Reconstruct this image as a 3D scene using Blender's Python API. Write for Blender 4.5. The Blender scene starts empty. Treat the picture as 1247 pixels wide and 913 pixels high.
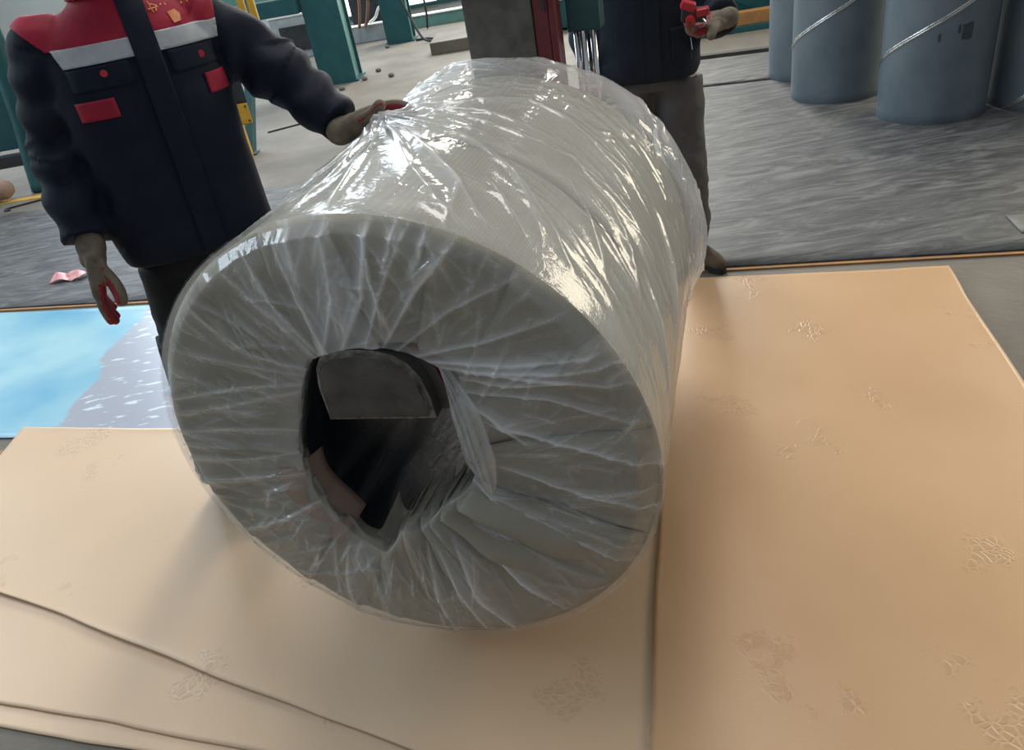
import bpy, bmesh, math, random
import numpy as np
from mathutils import Vector, Matrix, noise
from mathutils.bvhtree import BVHTree

random.seed(7)
rng = np.random.default_rng(11)
PI = math.pi
SC = bpy.context.scene
COL = SC.collection

# ------------------------------------------------------------------ camera, sky, lamps, exposure
cam_data = bpy.data.cameras.new('camera')
cam_data.sensor_width = 36.0
cam_data.lens = 920.0 / 1247.0 * 36.0
cam_data.clip_start = 0.05
cam = bpy.data.objects.new('camera', cam_data)
COL.objects.link(cam)
R3 = Matrix(((0.983282, 0.18208926, 0.0), (-0.09536223, 0.51495606, -0.85189571), (-0.15512106, 0.83765372, 0.52371147)))
cam.matrix_world = Matrix.Translation((0, 0, 1.55)) @ R3.to_4x4()
SC.camera = cam

world = bpy.data.worlds.new('world')
SC.world = world
world.use_nodes = True
bg = world.node_tree.nodes['Background']
bg.inputs[0].default_value = (0.80, 0.89, 1.0, 1)
bg.inputs[1].default_value = 0.23


def area(name, loc, target, sx, sy, power, col):
    l = bpy.data.lights.new(name, 'AREA')
    l.shape = 'RECTANGLE'
    l.size, l.size_y, l.energy, l.color = sx, sy, power, col
    o = bpy.data.objects.new(name, l)
    o.location = loc
    d = Vector(target) - Vector(loc)
    o.rotation_euler = d.to_track_quat('-Z', 'Y').to_euler()
    COL.objects.link(o)
    return o


# added lamps inside the hall, standing in for assumed window and roof daylight
area('assumed_back_window_light', (2.1, 15.0, 5.0), (0.8, 4, 0.6), 3.2, 4.4, 760, (1.0, 0.95, 0.86))  # added lamp before an assumed upper window of the back wall
area('assumed_left_light', (-8.7, 4.8, 4.6), (0, 4, 0.6), 8.0, 4.0, 430, (0.72, 0.86, 1.0))  # added lamp at a solid wall, for windows assumed on the left
area('assumed_back_left_window_light', (-4.5, 15.0, 5.0), (-1.5, 4, 0.5), 5.0, 4.4, 430, (0.72, 0.86, 1.0))  # added lamp before the other assumed back window
area('assumed_right_light', (8.7, 5.5, 3.4), (0, 2.5, 0.7), 6.0, 2.6, 340, (1.0, 0.88, 0.68))  # added lamp at a solid wall, for warm light assumed from the right
area('added_overhead_light', (0.4, 5.2, 8.7), (0.4, 5.2, 0), 2.2, 7.0, 285, (1.0, 0.97, 0.92))  # added lamp under a closed ceiling; a skylight is assumed, none is built

SC.view_settings.view_transform = 'Standard'
SC.view_settings.look = 'None'
SC.view_settings.exposure = 0.53
SC.view_settings.gamma = 1.0
SC.view_settings.use_curve_mapping = False


# ------------------------------------------------------------------ helpers
def obj(name, mesh, mat=None, parent=None, loc=None, rot=None, smooth=False):
    o = bpy.data.objects.new(name, mesh)
    COL.objects.link(o)
    if mat is not None:
        for m in (mat if isinstance(mat, (list, tuple)) else [mat]):
            mesh.materials.append(m)
    if parent is not None:
        o.parent = parent
    if loc is not None:
        o.location = loc
    if rot is not None:
        o.rotation_euler = rot
    if smooth:
        mesh.polygons.foreach_set('use_smooth', [True] * len(mesh.polygons))
    return o


def empty(name, loc, rz=0.0):
    o = bpy.data.objects.new(name, None)
    o.location = loc
    o.rotation_euler = (0, 0, rz)
    o.empty_display_size = 0.1
    COL.objects.link(o)
    return o


def tag(o, label, cat=None, group=None, kind=None):
    if label:
        o['label'] = label
    if cat:
        o['category'] = cat
    if group:
        o['group'] = group
    if kind:
        o['kind'] = kind
    return o


def struct(o):
    o['kind'] = 'structure'
    return o


def mesh_from(verts, faces, name='mesh'):
    m = bpy.data.meshes.new(name)
    m.from_pydata([tuple(v) for v in verts], [], faces)
    m.update()
    return m


def bm_mesh(bm, name='mesh'):
    bmesh.ops.recalc_face_normals(bm, faces=bm.faces)
    m = bpy.data.meshes.new(name)
    bm.to_mesh(m)
    bm.free()
    return m


def add_box(bm, c, s, rot=None, bevel=0.0, taper=1.0):
    r = bmesh.ops.create_cube(bm, size=1.0)
    vs = r['verts']
    for v in vs:
        k = taper if v.co.z > 0 else 1.0
        v.co = Vector((v.co.x * s[0] * k, v.co.y * s[1] * k, v.co.z * s[2]))
    if bevel > 0:
        es = list({e for v in vs for e in v.link_edges})
        rb = bmesh.ops.bevel(bm, geom=es, offset=bevel, segments=2, affect='EDGES', profile=0.6)
        vs = list({v for v in rb['verts']} | {v for v in vs if v.is_valid})
    M = Matrix.Translation(c) @ (rot.to_4x4() if rot is not None else Matrix.Identity(4))
    for v in vs:
        v.co = M @ v.co
    return vs


def rotz(a):
    return Matrix.Rotation(a, 3, 'Z')


def box_mesh(c, s, rot=None, bevel=0.0, taper=1.0):
    bm = bmesh.new()
    add_box(bm, c, s, rot, bevel, taper)
    return bm_mesh(bm)


def frame_path(pts):
    P = [Vector(p) for p in pts]
    T = []
    for i in range(len(P)):
        a = P[max(i - 1, 0)]
        b = P[min(i + 1, len(P) - 1)]
        T.append((b - a).normalized())
    up = Vector((0, 0, 1)) if abs(T[0].z) < 0.9 else Vector((1, 0, 0))
    n = (up - up.dot(T[0]) * T[0]).normalized()
    N = [n]
    for i in range(1, len(P)):
        q = T[i - 1].rotation_difference(T[i])
        n = q @ N[-1]
        n = (n - n.dot(T[i]) * T[i]).normalized()
        N.append(n)
    return P, T, N


def smooth_path(pts, k=4):
    P = [Vector(p) for p in pts]
    out = []
    for i in range(len(P) - 1):
        p0, p1, p2, p3 = P[max(i - 1, 0)], P[i], P[i + 1], P[min(i + 2, len(P) - 1)]
        for j in range(k):
            t = j / k
            out.append(0.5 * ((2 * p1) + (p2 - p0) * t + (2 * p0 - 5 * p1 + 4 * p2 - p3) * t * t + (3 * p1 - p0 - 3 * p2 + p3) * t ** 3))
    out.append(P[-1])
    return out


def add_limb(bm, pts, rad, seg=14, squash=1.0, round_end=True, smooth=0):
    """tube through pts with radii rad, round caps"""
    pts = [Vector(tuple(p)) for p in pts]
    rad = [float(r_) for r_ in rad]
    if smooth:
        n = len(pts)
        pts2 = smooth_path(pts, smooth)
        rad = [float(r_) for r_ in np.interp(np.linspace(0, n - 1, len(pts2)), range(n), rad)]
        pts = pts2
    P, T, N = frame_path(pts)
    rings = []

    def ring(c, t, n, r):
        b = t.cross(n)
        return [bm.verts.new(c + r * math.cos(2 * PI * i / seg) * n + r * squash * math.sin(2 * PI * i / seg) * b) for i in range(seg)]
    if round_end:
        for f in (0.92, 0.6, 0.25):
            rings.append(ring(P[0] - T[0] * rad[0] * f, T[0], N[0], rad[0] * math.sqrt(1 - f * f)))
    for i in range(len(P)):
        rings.append(ring(P[i], T[i], N[i], rad[i]))
    if round_end:
        for f in (0.25, 0.6, 0.92):
            rings.append(ring(P[-1] + T[-1] * rad[-1] * f, T[-1], N[-1], rad[-1] * math.sqrt(1 - f * f)))
    for a, b in zip(rings, rings[1:]):
        for i in range(seg):
            bm.faces.new((a[i], a[(i + 1) % seg], b[(i + 1) % seg], b[i]))
    bm.faces.new(rings[0][::-1])
    bm.faces.new(rings[-1])


def add_rings(bm, rings, seg=32):
    """rings: (cx, cy, z, rx, ry, power)"""
    L = []
    for (cx, cy, z, rx, ry, p) in rings:
        r = []
        for i in range(seg):
            t = 2 * PI * i / seg
            c, s = math.cos(t), math.sin(t)
            r.append(bm.verts.new((cx + rx * math.copysign(abs(c) ** p, c), cy + ry * math.copysign(abs(s) ** p, s), z)))
        L.append(r)
    for a, b in zip(L, L[1:]):
        for i in range(seg):
            bm.faces.new((a[i], a[(i + 1) % seg], b[(i + 1) % seg], b[i]))
    bm.faces.new(L[0][::-1])
    bm.faces.new(L[-1])


def add_ball(bm, c, r, rot=None, seg=16):
    res = bmesh.ops.create_uvsphere(bm, u_segments=seg, v_segments=seg // 2 + 2, radius=1.0)
    M = rot or Matrix.Identity(3)
    for v in res['verts']:
        v.co = Vector(c) + M @ Vector((v.co.x * r[0], v.co.y * r[1], v.co.z * r[2]))


def remesh(bm, voxel, smooth=4, fac=0.5):
    m = bm_mesh(bm, 'tmp')
    o = bpy.data.objects.new('tmp', m)
    COL.objects.link(o)
    r = o.modifiers.new('r', 'REMESH')
    r.mode = 'VOXEL'
    r.voxel_size = voxel
    if smooth:
        s = o.modifiers.new('s', 'SMOOTH')
        s.iterations = smooth
        s.factor = fac
    dg = bpy.context.evaluated_depsgraph_get()
    dg.update()
    out = bpy.data.meshes.new_from_object(o.evaluated_get(dg))
    bpy.data.objects.remove(o)
    out.polygons.foreach_set('use_smooth', [True] * len(out.polygons))
    return out


def coords(m):
    a = np.empty(len(m.vertices) * 3, np.float32)
    m.vertices.foreach_get('co', a)
    return a.reshape(-1, 3)


def normals(m):
    a = np.empty(len(m.vertices) * 3, np.float32)
    m.vertices.foreach_get('normal', a)
    return a.reshape(-1, 3)


def set_coords(m, a):
    m.vertices.foreach_set('co', np.ascontiguousarray(a, np.float32).ravel())
    m.update()


def wav(p, seed=0, octaves=4, base=1.0):
    """smooth vectorised pseudo-noise from rotated sines, p (n,3)"""
    r = np.random.default_rng(seed)
    out = np.zeros(len(p))
    amp = 1.0
    f = base
    for k in range(octaves):
        for j in range(3):
            d = r.normal(size=3)
            d /= np.linalg.norm(d)
            out += amp * np.sin(f * (p @ d) * 6.283 + r.uniform(0, 6.28) + 1.3 * np.sin(f * 0.7 * (p @ r.normal(size=3)) * 3))
        amp *= 0.5
        f *= 2.0
    return out / 3.0


def displace(m, fn):
    c, n = coords(m), normals(m)
    set_coords(m, c + n * fn(c)[:, None])
    return m


def grid_faces(nu, nv, wrap_u=False):
    i = np.arange(nu if wrap_u else nu - 1)
    j = np.arange(nv - 1)
    I, J = np.meshgrid(i, j, indexing='ij')
    I2 = (I + 1) % nu
    return np.stack([I * nv + J, I2 * nv + J, I2 * nv + J + 1, I * nv + J + 1], -1).reshape(-1, 4)


def grid_mesh(P, nu, nv, wrap_u=False, flip=False, attr=None, smooth=True):
    F = grid_faces(nu, nv, wrap_u)
    if flip:
        F = F[:, ::-1]
    m = bpy.data.meshes.new('grid')
    n = len(F)
    m.vertices.add(len(P))
    m.vertices.foreach_set('co', np.ascontiguousarray(P, np.float32).ravel())
    m.loops.add(n * 4)
    m.polygons.add(n)
    m.loops.foreach_set('vertex_index', np.ascontiguousarray(F, np.int32).ravel())
    m.polygons.foreach_set('loop_start', np.arange(n, dtype=np.int32) * 4)
    m.polygons.foreach_set('loop_total', np.full(n, 4, np.int32))
    m.update(calc_edges=True)
    m.validate()
    if smooth:
        m.polygons.foreach_set('use_smooth', [True] * n)
    if attr is not None:
        a = m.attributes.new('haze', 'FLOAT', 'POINT')
        a.data.foreach_set('value', np.ascontiguousarray(attr, np.float32))
    return m


# ------------------------------------------------------------------ materials
def nodes_of(name):
    m = bpy.data.materials.new(name)
    m.use_nodes = True
    nt = m.node_tree
    return m, nt, nt.nodes['Principled BSDF']


def N(nt, typ, **kw):
    n = nt.nodes.new(typ)
    for k, v in kw.items():
        if k.startswith('i_'):
            n.inputs[k[2:].replace('_', ' ')].default_value = v
        else:
            setattr(n, k, v)
    return n


def coord(nt, stretch=(1, 1, 1), rot=(0, 0, 0)):
    tc = N(nt, 'ShaderNodeTexCoord')
    mp = N(nt, 'ShaderNodeMapping')
    mp.inputs['Scale'].default_value = stretch
    mp.inputs['Rotation'].default_value = rot
    nt.links.new(tc.outputs['Object'], mp.inputs['Vector'])
    return mp.outputs['Vector']


def pm(name, col, rough=0.6, metal=0.0, var=None, bump=None, stretch=(1, 1, 1), spec=0.5, rot=(0, 0, 0), rvar=0.0, coat=0.0):
    """principled material; var = (scale, other colour, lo, hi); bump = (scale, distance)"""
    m, nt, b = nodes_of(name)
    b.inputs['Base Color'].default_value = (*col, 1)
    b.inputs['Roughness'].default_value = rough
    b.inputs['Metallic'].default_value = metal
    b.inputs['Specular IOR Level'].default_value = spec
    b.inputs['Coat Weight'].default_value = coat
    if var or bump:
        v = coord(nt, stretch, rot)
    if var:
        n = N(nt, 'ShaderNodeTexNoise', i_Scale=var[0], i_Detail=7.0, i_Roughness=0.62)
        nt.links.new(v, n.inputs['Vector'])
        r = N(nt, 'ShaderNodeMapRange')
        r.inputs['From Min'].default_value = var[2] if len(var) > 2 else 0.35
        r.inputs['From Max'].default_value = var[3] if len(var) > 3 else 0.65
        nt.links.new(n.outputs['Fac'], r.inputs['Value'])
        mx = N(nt, 'ShaderNodeMix', data_type='RGBA')
        mx.inputs['A'].default_value = (*col, 1)
        mx.inputs['B'].default_value = (*var[1], 1)
        nt.links.new(r.outputs['Result'], mx.inputs['Factor'])
        nt.links.new(mx.outputs['Result'], b.inputs['Base Color'])
        if rvar:
            ma = N(nt, 'ShaderNodeMath', operation='MULTIPLY_ADD')
            ma.inputs[1].default_value = rvar
            ma.inputs[2].default_value = rough - rvar / 2
            nt.links.new(r.outputs['Result'], ma.inputs[0])
            nt.links.new(ma.outputs[0], b.inputs['Roughness'])
    if bump:
        n2 = N(nt, 'ShaderNodeTexNoise', i_Scale=bump[0], i_Detail=5.0, i_Roughness=0.6)
        nt.links.new(v, n2.inputs['Vector'])
        bp = N(nt, 'ShaderNodeBump', i_Strength=1.0, i_Distance=bump[1])
        nt.links.new(n2.outputs['Fac'], bp.inputs['Height'])
        nt.links.new(bp.outputs['Normal'], b.inputs['Normal'])
    return m


def emit(name, col, s):
    m = bpy.data.materials.new(name)
    m.use_nodes = True
    nt = m.node_tree
    nt.nodes.clear()
    e = N(nt, 'ShaderNodeEmission')
    e.inputs[0].default_value = (*col, 1)
    e.inputs[1].default_value = s
    o = N(nt, 'ShaderNodeOutputMaterial')
    nt.links.new(e.outputs[0], o.inputs[0])
    return m


def film_material(name, base_haze, gain, rough, bscale, bdist, gloss=1.2, tint=(0.92, 0.93, 0.93)):
    """thin clear polythene: transparent, milky by base_haze and where it is gathered, glossy on top"""
    m = bpy.data.materials.new(name)
    m.use_nodes = True
    nt = m.node_tree
    nt.nodes.clear()
    v = coord(nt)
    wn = N(nt, 'ShaderNodeTexNoise', i_Scale=bscale * 0.35, i_Detail=2.0)
    nt.links.new(v, wn.inputs['Vector'])
    sc = N(nt, 'ShaderNodeVectorMath', operation='SCALE')
    sc.inputs['Scale'].default_value = 0.09
    nt.links.new(wn.outputs['Color'], sc.inputs[0])
    ad = N(nt, 'ShaderNodeVectorMath', operation='ADD')
    nt.links.new(v, ad.inputs[0])
    nt.links.new(sc.outputs[0], ad.inputs[1])
    vo = N(nt, 'ShaderNodeTexVoronoi', i_Scale=bscale)
    vo.feature = 'DISTANCE_TO_EDGE'
    nt.links.new(ad.outputs[0], vo.inputs['Vector'])
    no = N(nt, 'ShaderNodeTexNoise', i_Scale=bscale * 1.6, i_Detail=4.0)
    nt.links.new(v, no.inputs['Vector'])
    su = N(nt, 'ShaderNodeMath', operation='ADD')
    nt.links.new(vo.outputs['Distance'], su.inputs[0])
    nt.links.new(no.outputs['Fac'], su.inputs[1])
    bp = N(nt, 'ShaderNodeBump', i_Strength=1.0, i_Distance=bdist)
    nt.links.new(su.outputs[0], bp.inputs['Height'])
    tr = N(nt, 'ShaderNodeBsdfTransparent')
    df = N(nt, 'ShaderNodeBsdfDiffuse')
    df.inputs[0].default_value = (*tint, 1)
    tl = N(nt, 'ShaderNodeBsdfTranslucent')
    tl.inputs[0].default_value = (*tint, 1)
    mm = N(nt, 'ShaderNodeMixShader')
    mm.inputs[0].default_value = 0.35
    nt.links.new(df.outputs[0], mm.inputs[1])
    nt.links.new(tl.outputs[0], mm.inputs[2])
    at = N(nt, 'ShaderNodeAttribute', attribute_name='haze')
    ha = N(nt, 'ShaderNodeMath', operation='MULTIPLY_ADD', use_clamp=True)
    ha.inputs[1].default_value = gain
    ha.inputs[2].default_value = base_haze
    nt.links.new(at.outputs['Fac'], ha.inputs[0])
    m1 = N(nt, 'ShaderNodeMixShader')
    nt.links.new(ha.outputs[0], m1.inputs[0])
    nt.links.new(tr.outputs[0], m1.inputs[1])
    nt.links.new(mm.outputs[0], m1.inputs[2])
    gl = N(nt, 'ShaderNodeBsdfGlossy')
    gl.inputs['Roughness'].default_value = rough
    nt.links.new(bp.outputs[0], gl.inputs['Normal'])
    # Schlick reflectance, the same from both sides of the sheet
    ge = N(nt, 'ShaderNodeNewGeometry')
    dt = N(nt, 'ShaderNodeVectorMath', operation='DOT_PRODUCT')
    nt.links.new(bp.outputs[0], dt.inputs[0])
    nt.links.new(ge.outputs['Incoming'], dt.inputs[1])
    ab = N(nt, 'ShaderNodeMath', operation='ABSOLUTE')
    nt.links.new(dt.outputs['Value'], ab.inputs[0])
    om = N(nt, 'ShaderNodeMath', operation='SUBTRACT', use_clamp=True)
    om.inputs[0].default_value = 1.0
    nt.links.new(ab.outputs[0], om.inputs[1])
    pw = N(nt, 'ShaderNodeMath', operation='POWER')
    pw.inputs[1].default_value = 5.0
    nt.links.new(om.outputs[0], pw.inputs[0])
    f2 = N(nt, 'ShaderNodeMath', operation='MULTIPLY_ADD', use_clamp=True)
    f2.inputs[1].default_value = 0.75 * gloss
    f2.inputs[2].default_value = 0.075 * gloss
    nt.links.new(pw.outputs[0], f2.inputs[0])
    m2 = N(nt, 'ShaderNodeMixShader')
    nt.links.new(f2.outputs[0], m2.inputs[0])
    nt.links.new(m1.outputs[0], m2.inputs[1])
    nt.links.new(gl.outputs[0], m2.inputs[2])
    o = N(nt, 'ShaderNodeOutputMaterial')
    nt.links.new(m2.outputs[0], o.inputs[0])
    return m


def woven_material(name, col, col2):
    m, nt, b = nodes_of(name)
    v = coord(nt)
    n = N(nt, 'ShaderNodeTexNoise', i_Scale=9.0, i_Detail=6.0)
    nt.links.new(v, n.inputs['Vector'])
    mx = N(nt, 'ShaderNodeMix', data_type='RGBA')
    mx.inputs['A'].default_value = (*col, 1)
    mx.inputs['B'].default_value = (*col2, 1)
    nt.links.new(n.outputs['Fac'], mx.inputs['Factor'])
    ws = []
    for d in ('X', 'Z'):
        w = N(nt, 'ShaderNodeTexWave', i_Scale=110.0, i_Distortion=0.6)
        w.bands_direction = d
        nt.links.new(v, w.inputs['Vector'])
        ws.append(w)
    mu = N(nt, 'ShaderNodeMath', operation='MULTIPLY')
    nt.links.new(ws[0].outputs['Fac'], mu.inputs[0])
    nt.links.new(ws[1].outputs['Fac'], mu.inputs[1])
    m3 = N(nt, 'ShaderNodeMix', data_type='RGBA')
    m3.blend_type = 'MULTIPLY'
    m3.inputs['Factor'].default_value = 0.25
    nt.links.new(mx.outputs['Result'], m3.inputs['A'])
    nt.links.new(mu.outputs[0], m3.inputs['B'])
    nt.links.new(m3.outputs['Result'], b.inputs['Base Color'])
    bp = N(nt, 'ShaderNodeBump', i_Strength=0.5, i_Distance=0.0007)
    nt.links.new(mu.outputs[0], bp.inputs['Height'])
    nt.links.new(bp.outputs[0], b.inputs['Normal'])
    b.inputs['Roughness'].default_value = 0.7
    return m


def paper_material(name, col, col2, rough):
    """tan packing sheet with clusters of embossed scribbled relief and a soft sheen"""
    m, nt, b = nodes_of(name)
    v = coord(nt)
    n = N(nt, 'ShaderNodeTexNoise', i_Scale=2.2, i_Detail=5.0)
    nt.links.new(v, n.inputs['Vector'])
    mx = N(nt, 'ShaderNodeMix', data_type='RGBA')
    mx.inputs['A'].default_value = (*col, 1)
    mx.inputs['B'].default_value = (*col2, 1)
    nt.links.new(n.outputs['Fac'], mx.inputs['Factor'])
    # embossed clusters
    ve = N(nt, 'ShaderNodeTexVoronoi', i_Scale=46.0)
    ve.feature = 'DISTANCE_TO_EDGE'
    wn = N(nt, 'ShaderNodeTexNoise', i_Scale=16.0, i_Detail=1.0)
    nt.links.new(v, wn.inputs['Vector'])
    sc = N(nt, 'ShaderNodeVectorMath', operation='SCALE')
    sc.inputs['Scale'].default_value = 0.06
    nt.links.new(wn.outputs['Color'], sc.inputs[0])
    ad = N(nt, 'ShaderNodeVectorMath', operation='ADD')
    nt.links.new(v, ad.inputs[0])
    nt.links.new(sc.outputs[0], ad.inputs[1])
    nt.links.new(ad.outputs[0], ve.inputs['Vector'])
    rd = N(nt, 'ShaderNodeMapRange')
    rd.inputs['From Min'].default_value = 0.02
    rd.inputs['From Max'].default_value = 0.16
    nt.links.new(ve.outputs['Distance'], rd.inputs['Value'])
    vc = N(nt, 'ShaderNodeTexVoronoi', i_Scale=3.1)
    ad2 = N(nt, 'ShaderNodeVectorMath', operation='ADD')
    nt.links.new(v, ad2.inputs[0])
    wn2 = N(nt, 'ShaderNodeTexNoise', i_Scale=9.0, i_Detail=3.0)
    nt.links.new(v, wn2.inputs['Vector'])
    sc2 = N(nt, 'ShaderNodeVectorMath', operation='SCALE')
    sc2.inputs['Scale'].default_value = 0.30
    nt.links.new(wn2.outputs['Color'], sc2.inputs[0])
    nt.links.new(sc2.outputs[0], ad2.inputs[1])
    nt.links.new(ad2.outputs[0], vc.inputs['Vector'])
    rc = N(nt, 'ShaderNodeMapRange')
    rc.inputs['From Min'].default_value = 0.25
    rc.inputs['From Max'].default_value = 0.17
    nt.links.new(vc.outputs['Distance'], rc.inputs['Value'])
    mu = N(nt, 'ShaderNodeMath', operation='MULTIPLY')
    nt.links.new(rd.outputs[0], mu.inputs[0])
    nt.links.new(rc.outputs[0], mu.inputs[1])
    fine = N(nt, 'ShaderNodeTexNoise', i_Scale=160.0, i_Detail=2.0)
    nt.links.new(v, fine.inputs['Vector'])
    ma = N(nt, 'ShaderNodeMath', operation='MULTIPLY_ADD')
    ma.inputs[1].default_value = 0.30
    nt.links.new(fine.outputs['Fac'], ma.inputs[0])
    nt.links.new(mu.outputs[0], ma.inputs[2])
    bp = N(nt, 'ShaderNodeBump', i_Strength=0.38, i_Distance=0.0022)
    nt.links.new(ma.outputs[0], bp.inputs['Height'])
    nt.links.new(bp.outputs[0], b.inputs['Normal'])
    dk = N(nt, 'ShaderNodeMix', data_type='RGBA')
    dk.blend_type = 'MULTIPLY'
    nt.links.new(mx.outputs['Result'], dk.inputs['A'])
    dk.inputs['B'].default_value = (0.90, 0.89, 0.87, 1)
    nt.links.new(mu.outputs[0], dk.inputs['Factor'])
    nt.links.new(dk.outputs['Result'], b.inputs['Base Color'])
    nr = N(nt, 'ShaderNodeTexNoise', i_Scale=3.3, i_Detail=3.0)
    nt.links.new(v, nr.inputs['Vector'])
    rr = N(nt, 'ShaderNodeMapRange')
    rr.inputs['To Min'].default_value = rough - 0.07
    rr.inputs['To Max'].default_value = rough + 0.1
    nt.links.new(nr.outputs['Fac'], rr.inputs['Value'])
    nt.links.new(rr.outputs[0], b.inputs['Roughness'])
    b.inputs['Specular IOR Level'].default_value = 0.55
    return m


def streak_material(name, c1, c2, c3, rough, ang):
    """grey sheet with long wood-like streaks"""
    m, nt, b = nodes_of(name)
    v = coord(nt, (2.4, 9.0, 4.0), (0, 0, ang))
    n = N(nt, 'ShaderNodeTexNoise', i_Scale=1.0, i_Detail=9.0, i_Roughness=0.68, i_Distortion=1.6)
    nt.links.new(v, n.inputs['Vector'])
    cr = N(nt, 'ShaderNodeValToRGB')
    cr.color_ramp.elements[0].position = 0.37
    cr.color_ramp.elements[0].color = (*c1, 1)
    cr.color_ramp.elements[1].position = 0.66
    cr.color_ramp.elements[1].color = (*c3, 1)
    e = cr.color_ramp.elements.new(0.5)
    e.color = (*c2, 1)
    nt.links.new(n.outputs['Fac'], cr.inputs[0])
    nt.links.new(cr.outputs[0], b.inputs['Base Color'])
    bp = N(nt, 'ShaderNodeBump', i_Strength=0.7, i_Distance=0.006)
    nt.links.new(n.outputs['Fac'], bp.inputs['Height'])
    nt.links.new(bp.outputs[0], b.inputs['Normal'])
    b.inputs['Roughness'].default_value = rough
    return m


def print_material(name):
    """pale printed film: sky-blue left of a wavy line, lilac grey with white flecks right of it"""
    m, nt, b = nodes_of(name)
    v = coord(nt)
    se = N(nt, 'ShaderNodeSeparateXYZ')
    nt.links.new(v, se.inputs[0])
    n = N(nt, 'ShaderNodeTexNoise', i_Scale=3.0, i_Detail=4.0)
    nt.links.new(v, n.inputs['Vector'])
    ma = N(nt, 'ShaderNodeMath', operation='MULTIPLY_ADD')
    ma.inputs[1].default_value = 0.30
    nt.links.new(n.outputs['Fac'], ma.inputs[0])
    nt.links.new(se.outputs[0], ma.inputs[2])
    mr = N(nt, 'ShaderNodeMapRange')
    mr.inputs['From Min'].default_value = -0.10
    mr.inputs['From Max'].default_value = -0.07
    nt.links.new(ma.outputs[0], mr.inputs['Value'])
    bl = N(nt, 'ShaderNodeTexNoise', i_Scale=1.6, i_Detail=3.0)
    nt.links.new(v, bl.inputs['Vector'])
    cr = N(nt, 'ShaderNodeValToRGB')
    cr.color_ramp.elements[0].position = 0.36
    cr.color_ramp.elements[0].color = (0.13, 0.37, 0.56, 1)
    cr.color_ramp.elements[1].position = 0.64
    cr.color_ramp.elements[1].color = (0.34, 0.58, 0.66, 1)
    nt.links.new(bl.outputs['Fac'], cr.inputs[0])
    vf = coord(nt, (9.0, 30.0, 1.0), (0, 0, 0.35))
    fl = N(nt, 'ShaderNodeTexNoise', i_Scale=1.0, i_Detail=2.0)
    nt.links.new(vf, fl.inputs['Vector'])
    fr = N(nt, 'ShaderNodeMapRange')
    fr.inputs['From Min'].default_value = 0.60
    fr.inputs['From Max'].default_value = 0.66
    nt.links.new(fl.outputs['Fac'], fr.inputs['Value'])
    li = N(nt, 'ShaderNodeMix', data_type='RGBA')
    li.inputs['A'].default_value = (0.34, 0.36, 0.43, 1)
    li.inputs['B'].default_value = (0.60, 0.70, 0.72, 1)
    nt.links.new(fr.outputs[0], li.inputs['Factor'])
    mx = N(nt, 'ShaderNodeMix', data_type='RGBA')
    nt.links.new(mr.outputs[0], mx.inputs['Factor'])
    nt.links.new(cr.outputs[0], mx.inputs['A'])
    nt.links.new(li.outputs['Result'], mx.inputs['B'])
    nt.links.new(mx.outputs['Result'], b.inputs['Base Color'])
    b.inputs['Roughness'].default_value = 0.30
    return m


M = {}
M['concrete'] = pm('concrete', (0.105, 0.092, 0.074), 0.7, var=(1.1, (0.18, 0.16, 0.13)), bump=(30, 0.003))
M['wall'] = pm('painted_wall', (0.55, 0.58, 0.58), 0.8, var=(0.8, (0.45, 0.48, 0.48)))
M['ceiling'] = pm('ceiling_sheet', (0.5, 0.52, 0.54), 0.8, var=(0.6, (0.42, 0.44, 0.46)))
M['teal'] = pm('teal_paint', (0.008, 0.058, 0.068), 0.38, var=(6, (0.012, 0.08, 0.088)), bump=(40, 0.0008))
M['teal_pale_lit'] = pm('pale_and_lit_teal', (0.09, 0.22, 0.21), 0.45, var=(6, (0.13, 0.27, 0.25)))  # pale paint on panel and rail; painted-in light on the column webs
M['yellow'] = pm('yellow_paint', (0.62, 0.36, 0.03), 0.5, var=(9, (0.5, 0.28, 0.03)))
M['orange'] = pm('orange_paint', (0.36, 0.17, 0.04), 0.6, var=(8, (0.24, 0.12, 0.05)))
M['black'] = pm('black_rubber', (0.018, 0.018, 0.02), 0.6, var=(14, (0.03, 0.03, 0.032)))
M['darkpanel'] = pm('dark_panel', (0.02, 0.024, 0.03), 0.3, var=(10, (0.035, 0.04, 0.045)))
M['greymetal'] = pm('grey_metal', (0.36, 0.40, 0.42), 0.45, var=(7, (0.28, 0.31, 0.33)))
M['white'] = pm('white_plastic', (0.8, 0.8, 0.78), 0.4, var=(9, (0.7, 0.7, 0.68)))
M['hose'] = pm('brown_hose', (0.30, 0.14, 0.08), 0.5, var=(9, (0.22, 0.10, 0.06)))
M['chrome'] = pm('chrome_rod', (0.72, 0.74, 0.76), 0.18, 1.0, var=(12, (0.62, 0.64, 0.66)))
M['blacksteel'] = pm('worn_black_steel', (0.075, 0.071, 0.066), 0.42, 0.4, var=(14, (0.14, 0.133, 0.122)), bump=(60, 0.0012), rvar=0.16)
M['wornedge'] = pm('bright_worn_edge', (0.42, 0.40, 0.37), 0.36, 0.7, var=(40, (0.14, 0.13, 0.12)), bump=(120, 0.001))
M['redpaint'] = pm('red_paint', (0.15, 0.014, 0.022), 0.42, var=(12, (0.10, 0.010, 0.016)), bump=(50, 0.0008))
M['tube'] = pm('blue_grey_tube', (0.095, 0.125, 0.145), 0.48, var=(3, (0.14, 0.17, 0.19)), bump=(90, 0.0012), rvar=0.12)
M['tubeinner'] = pm('tube_inside', (0.2, 0.2, 0.19), 0.8, var=(8, (0.15, 0.15, 0.14)))
M['tape'] = pm('silver_tape', (0.62, 0.62, 0.58), 0.22, 0.85, var=(22, (0.42, 0.42, 0.4)), bump=(60, 0.003))
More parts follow.
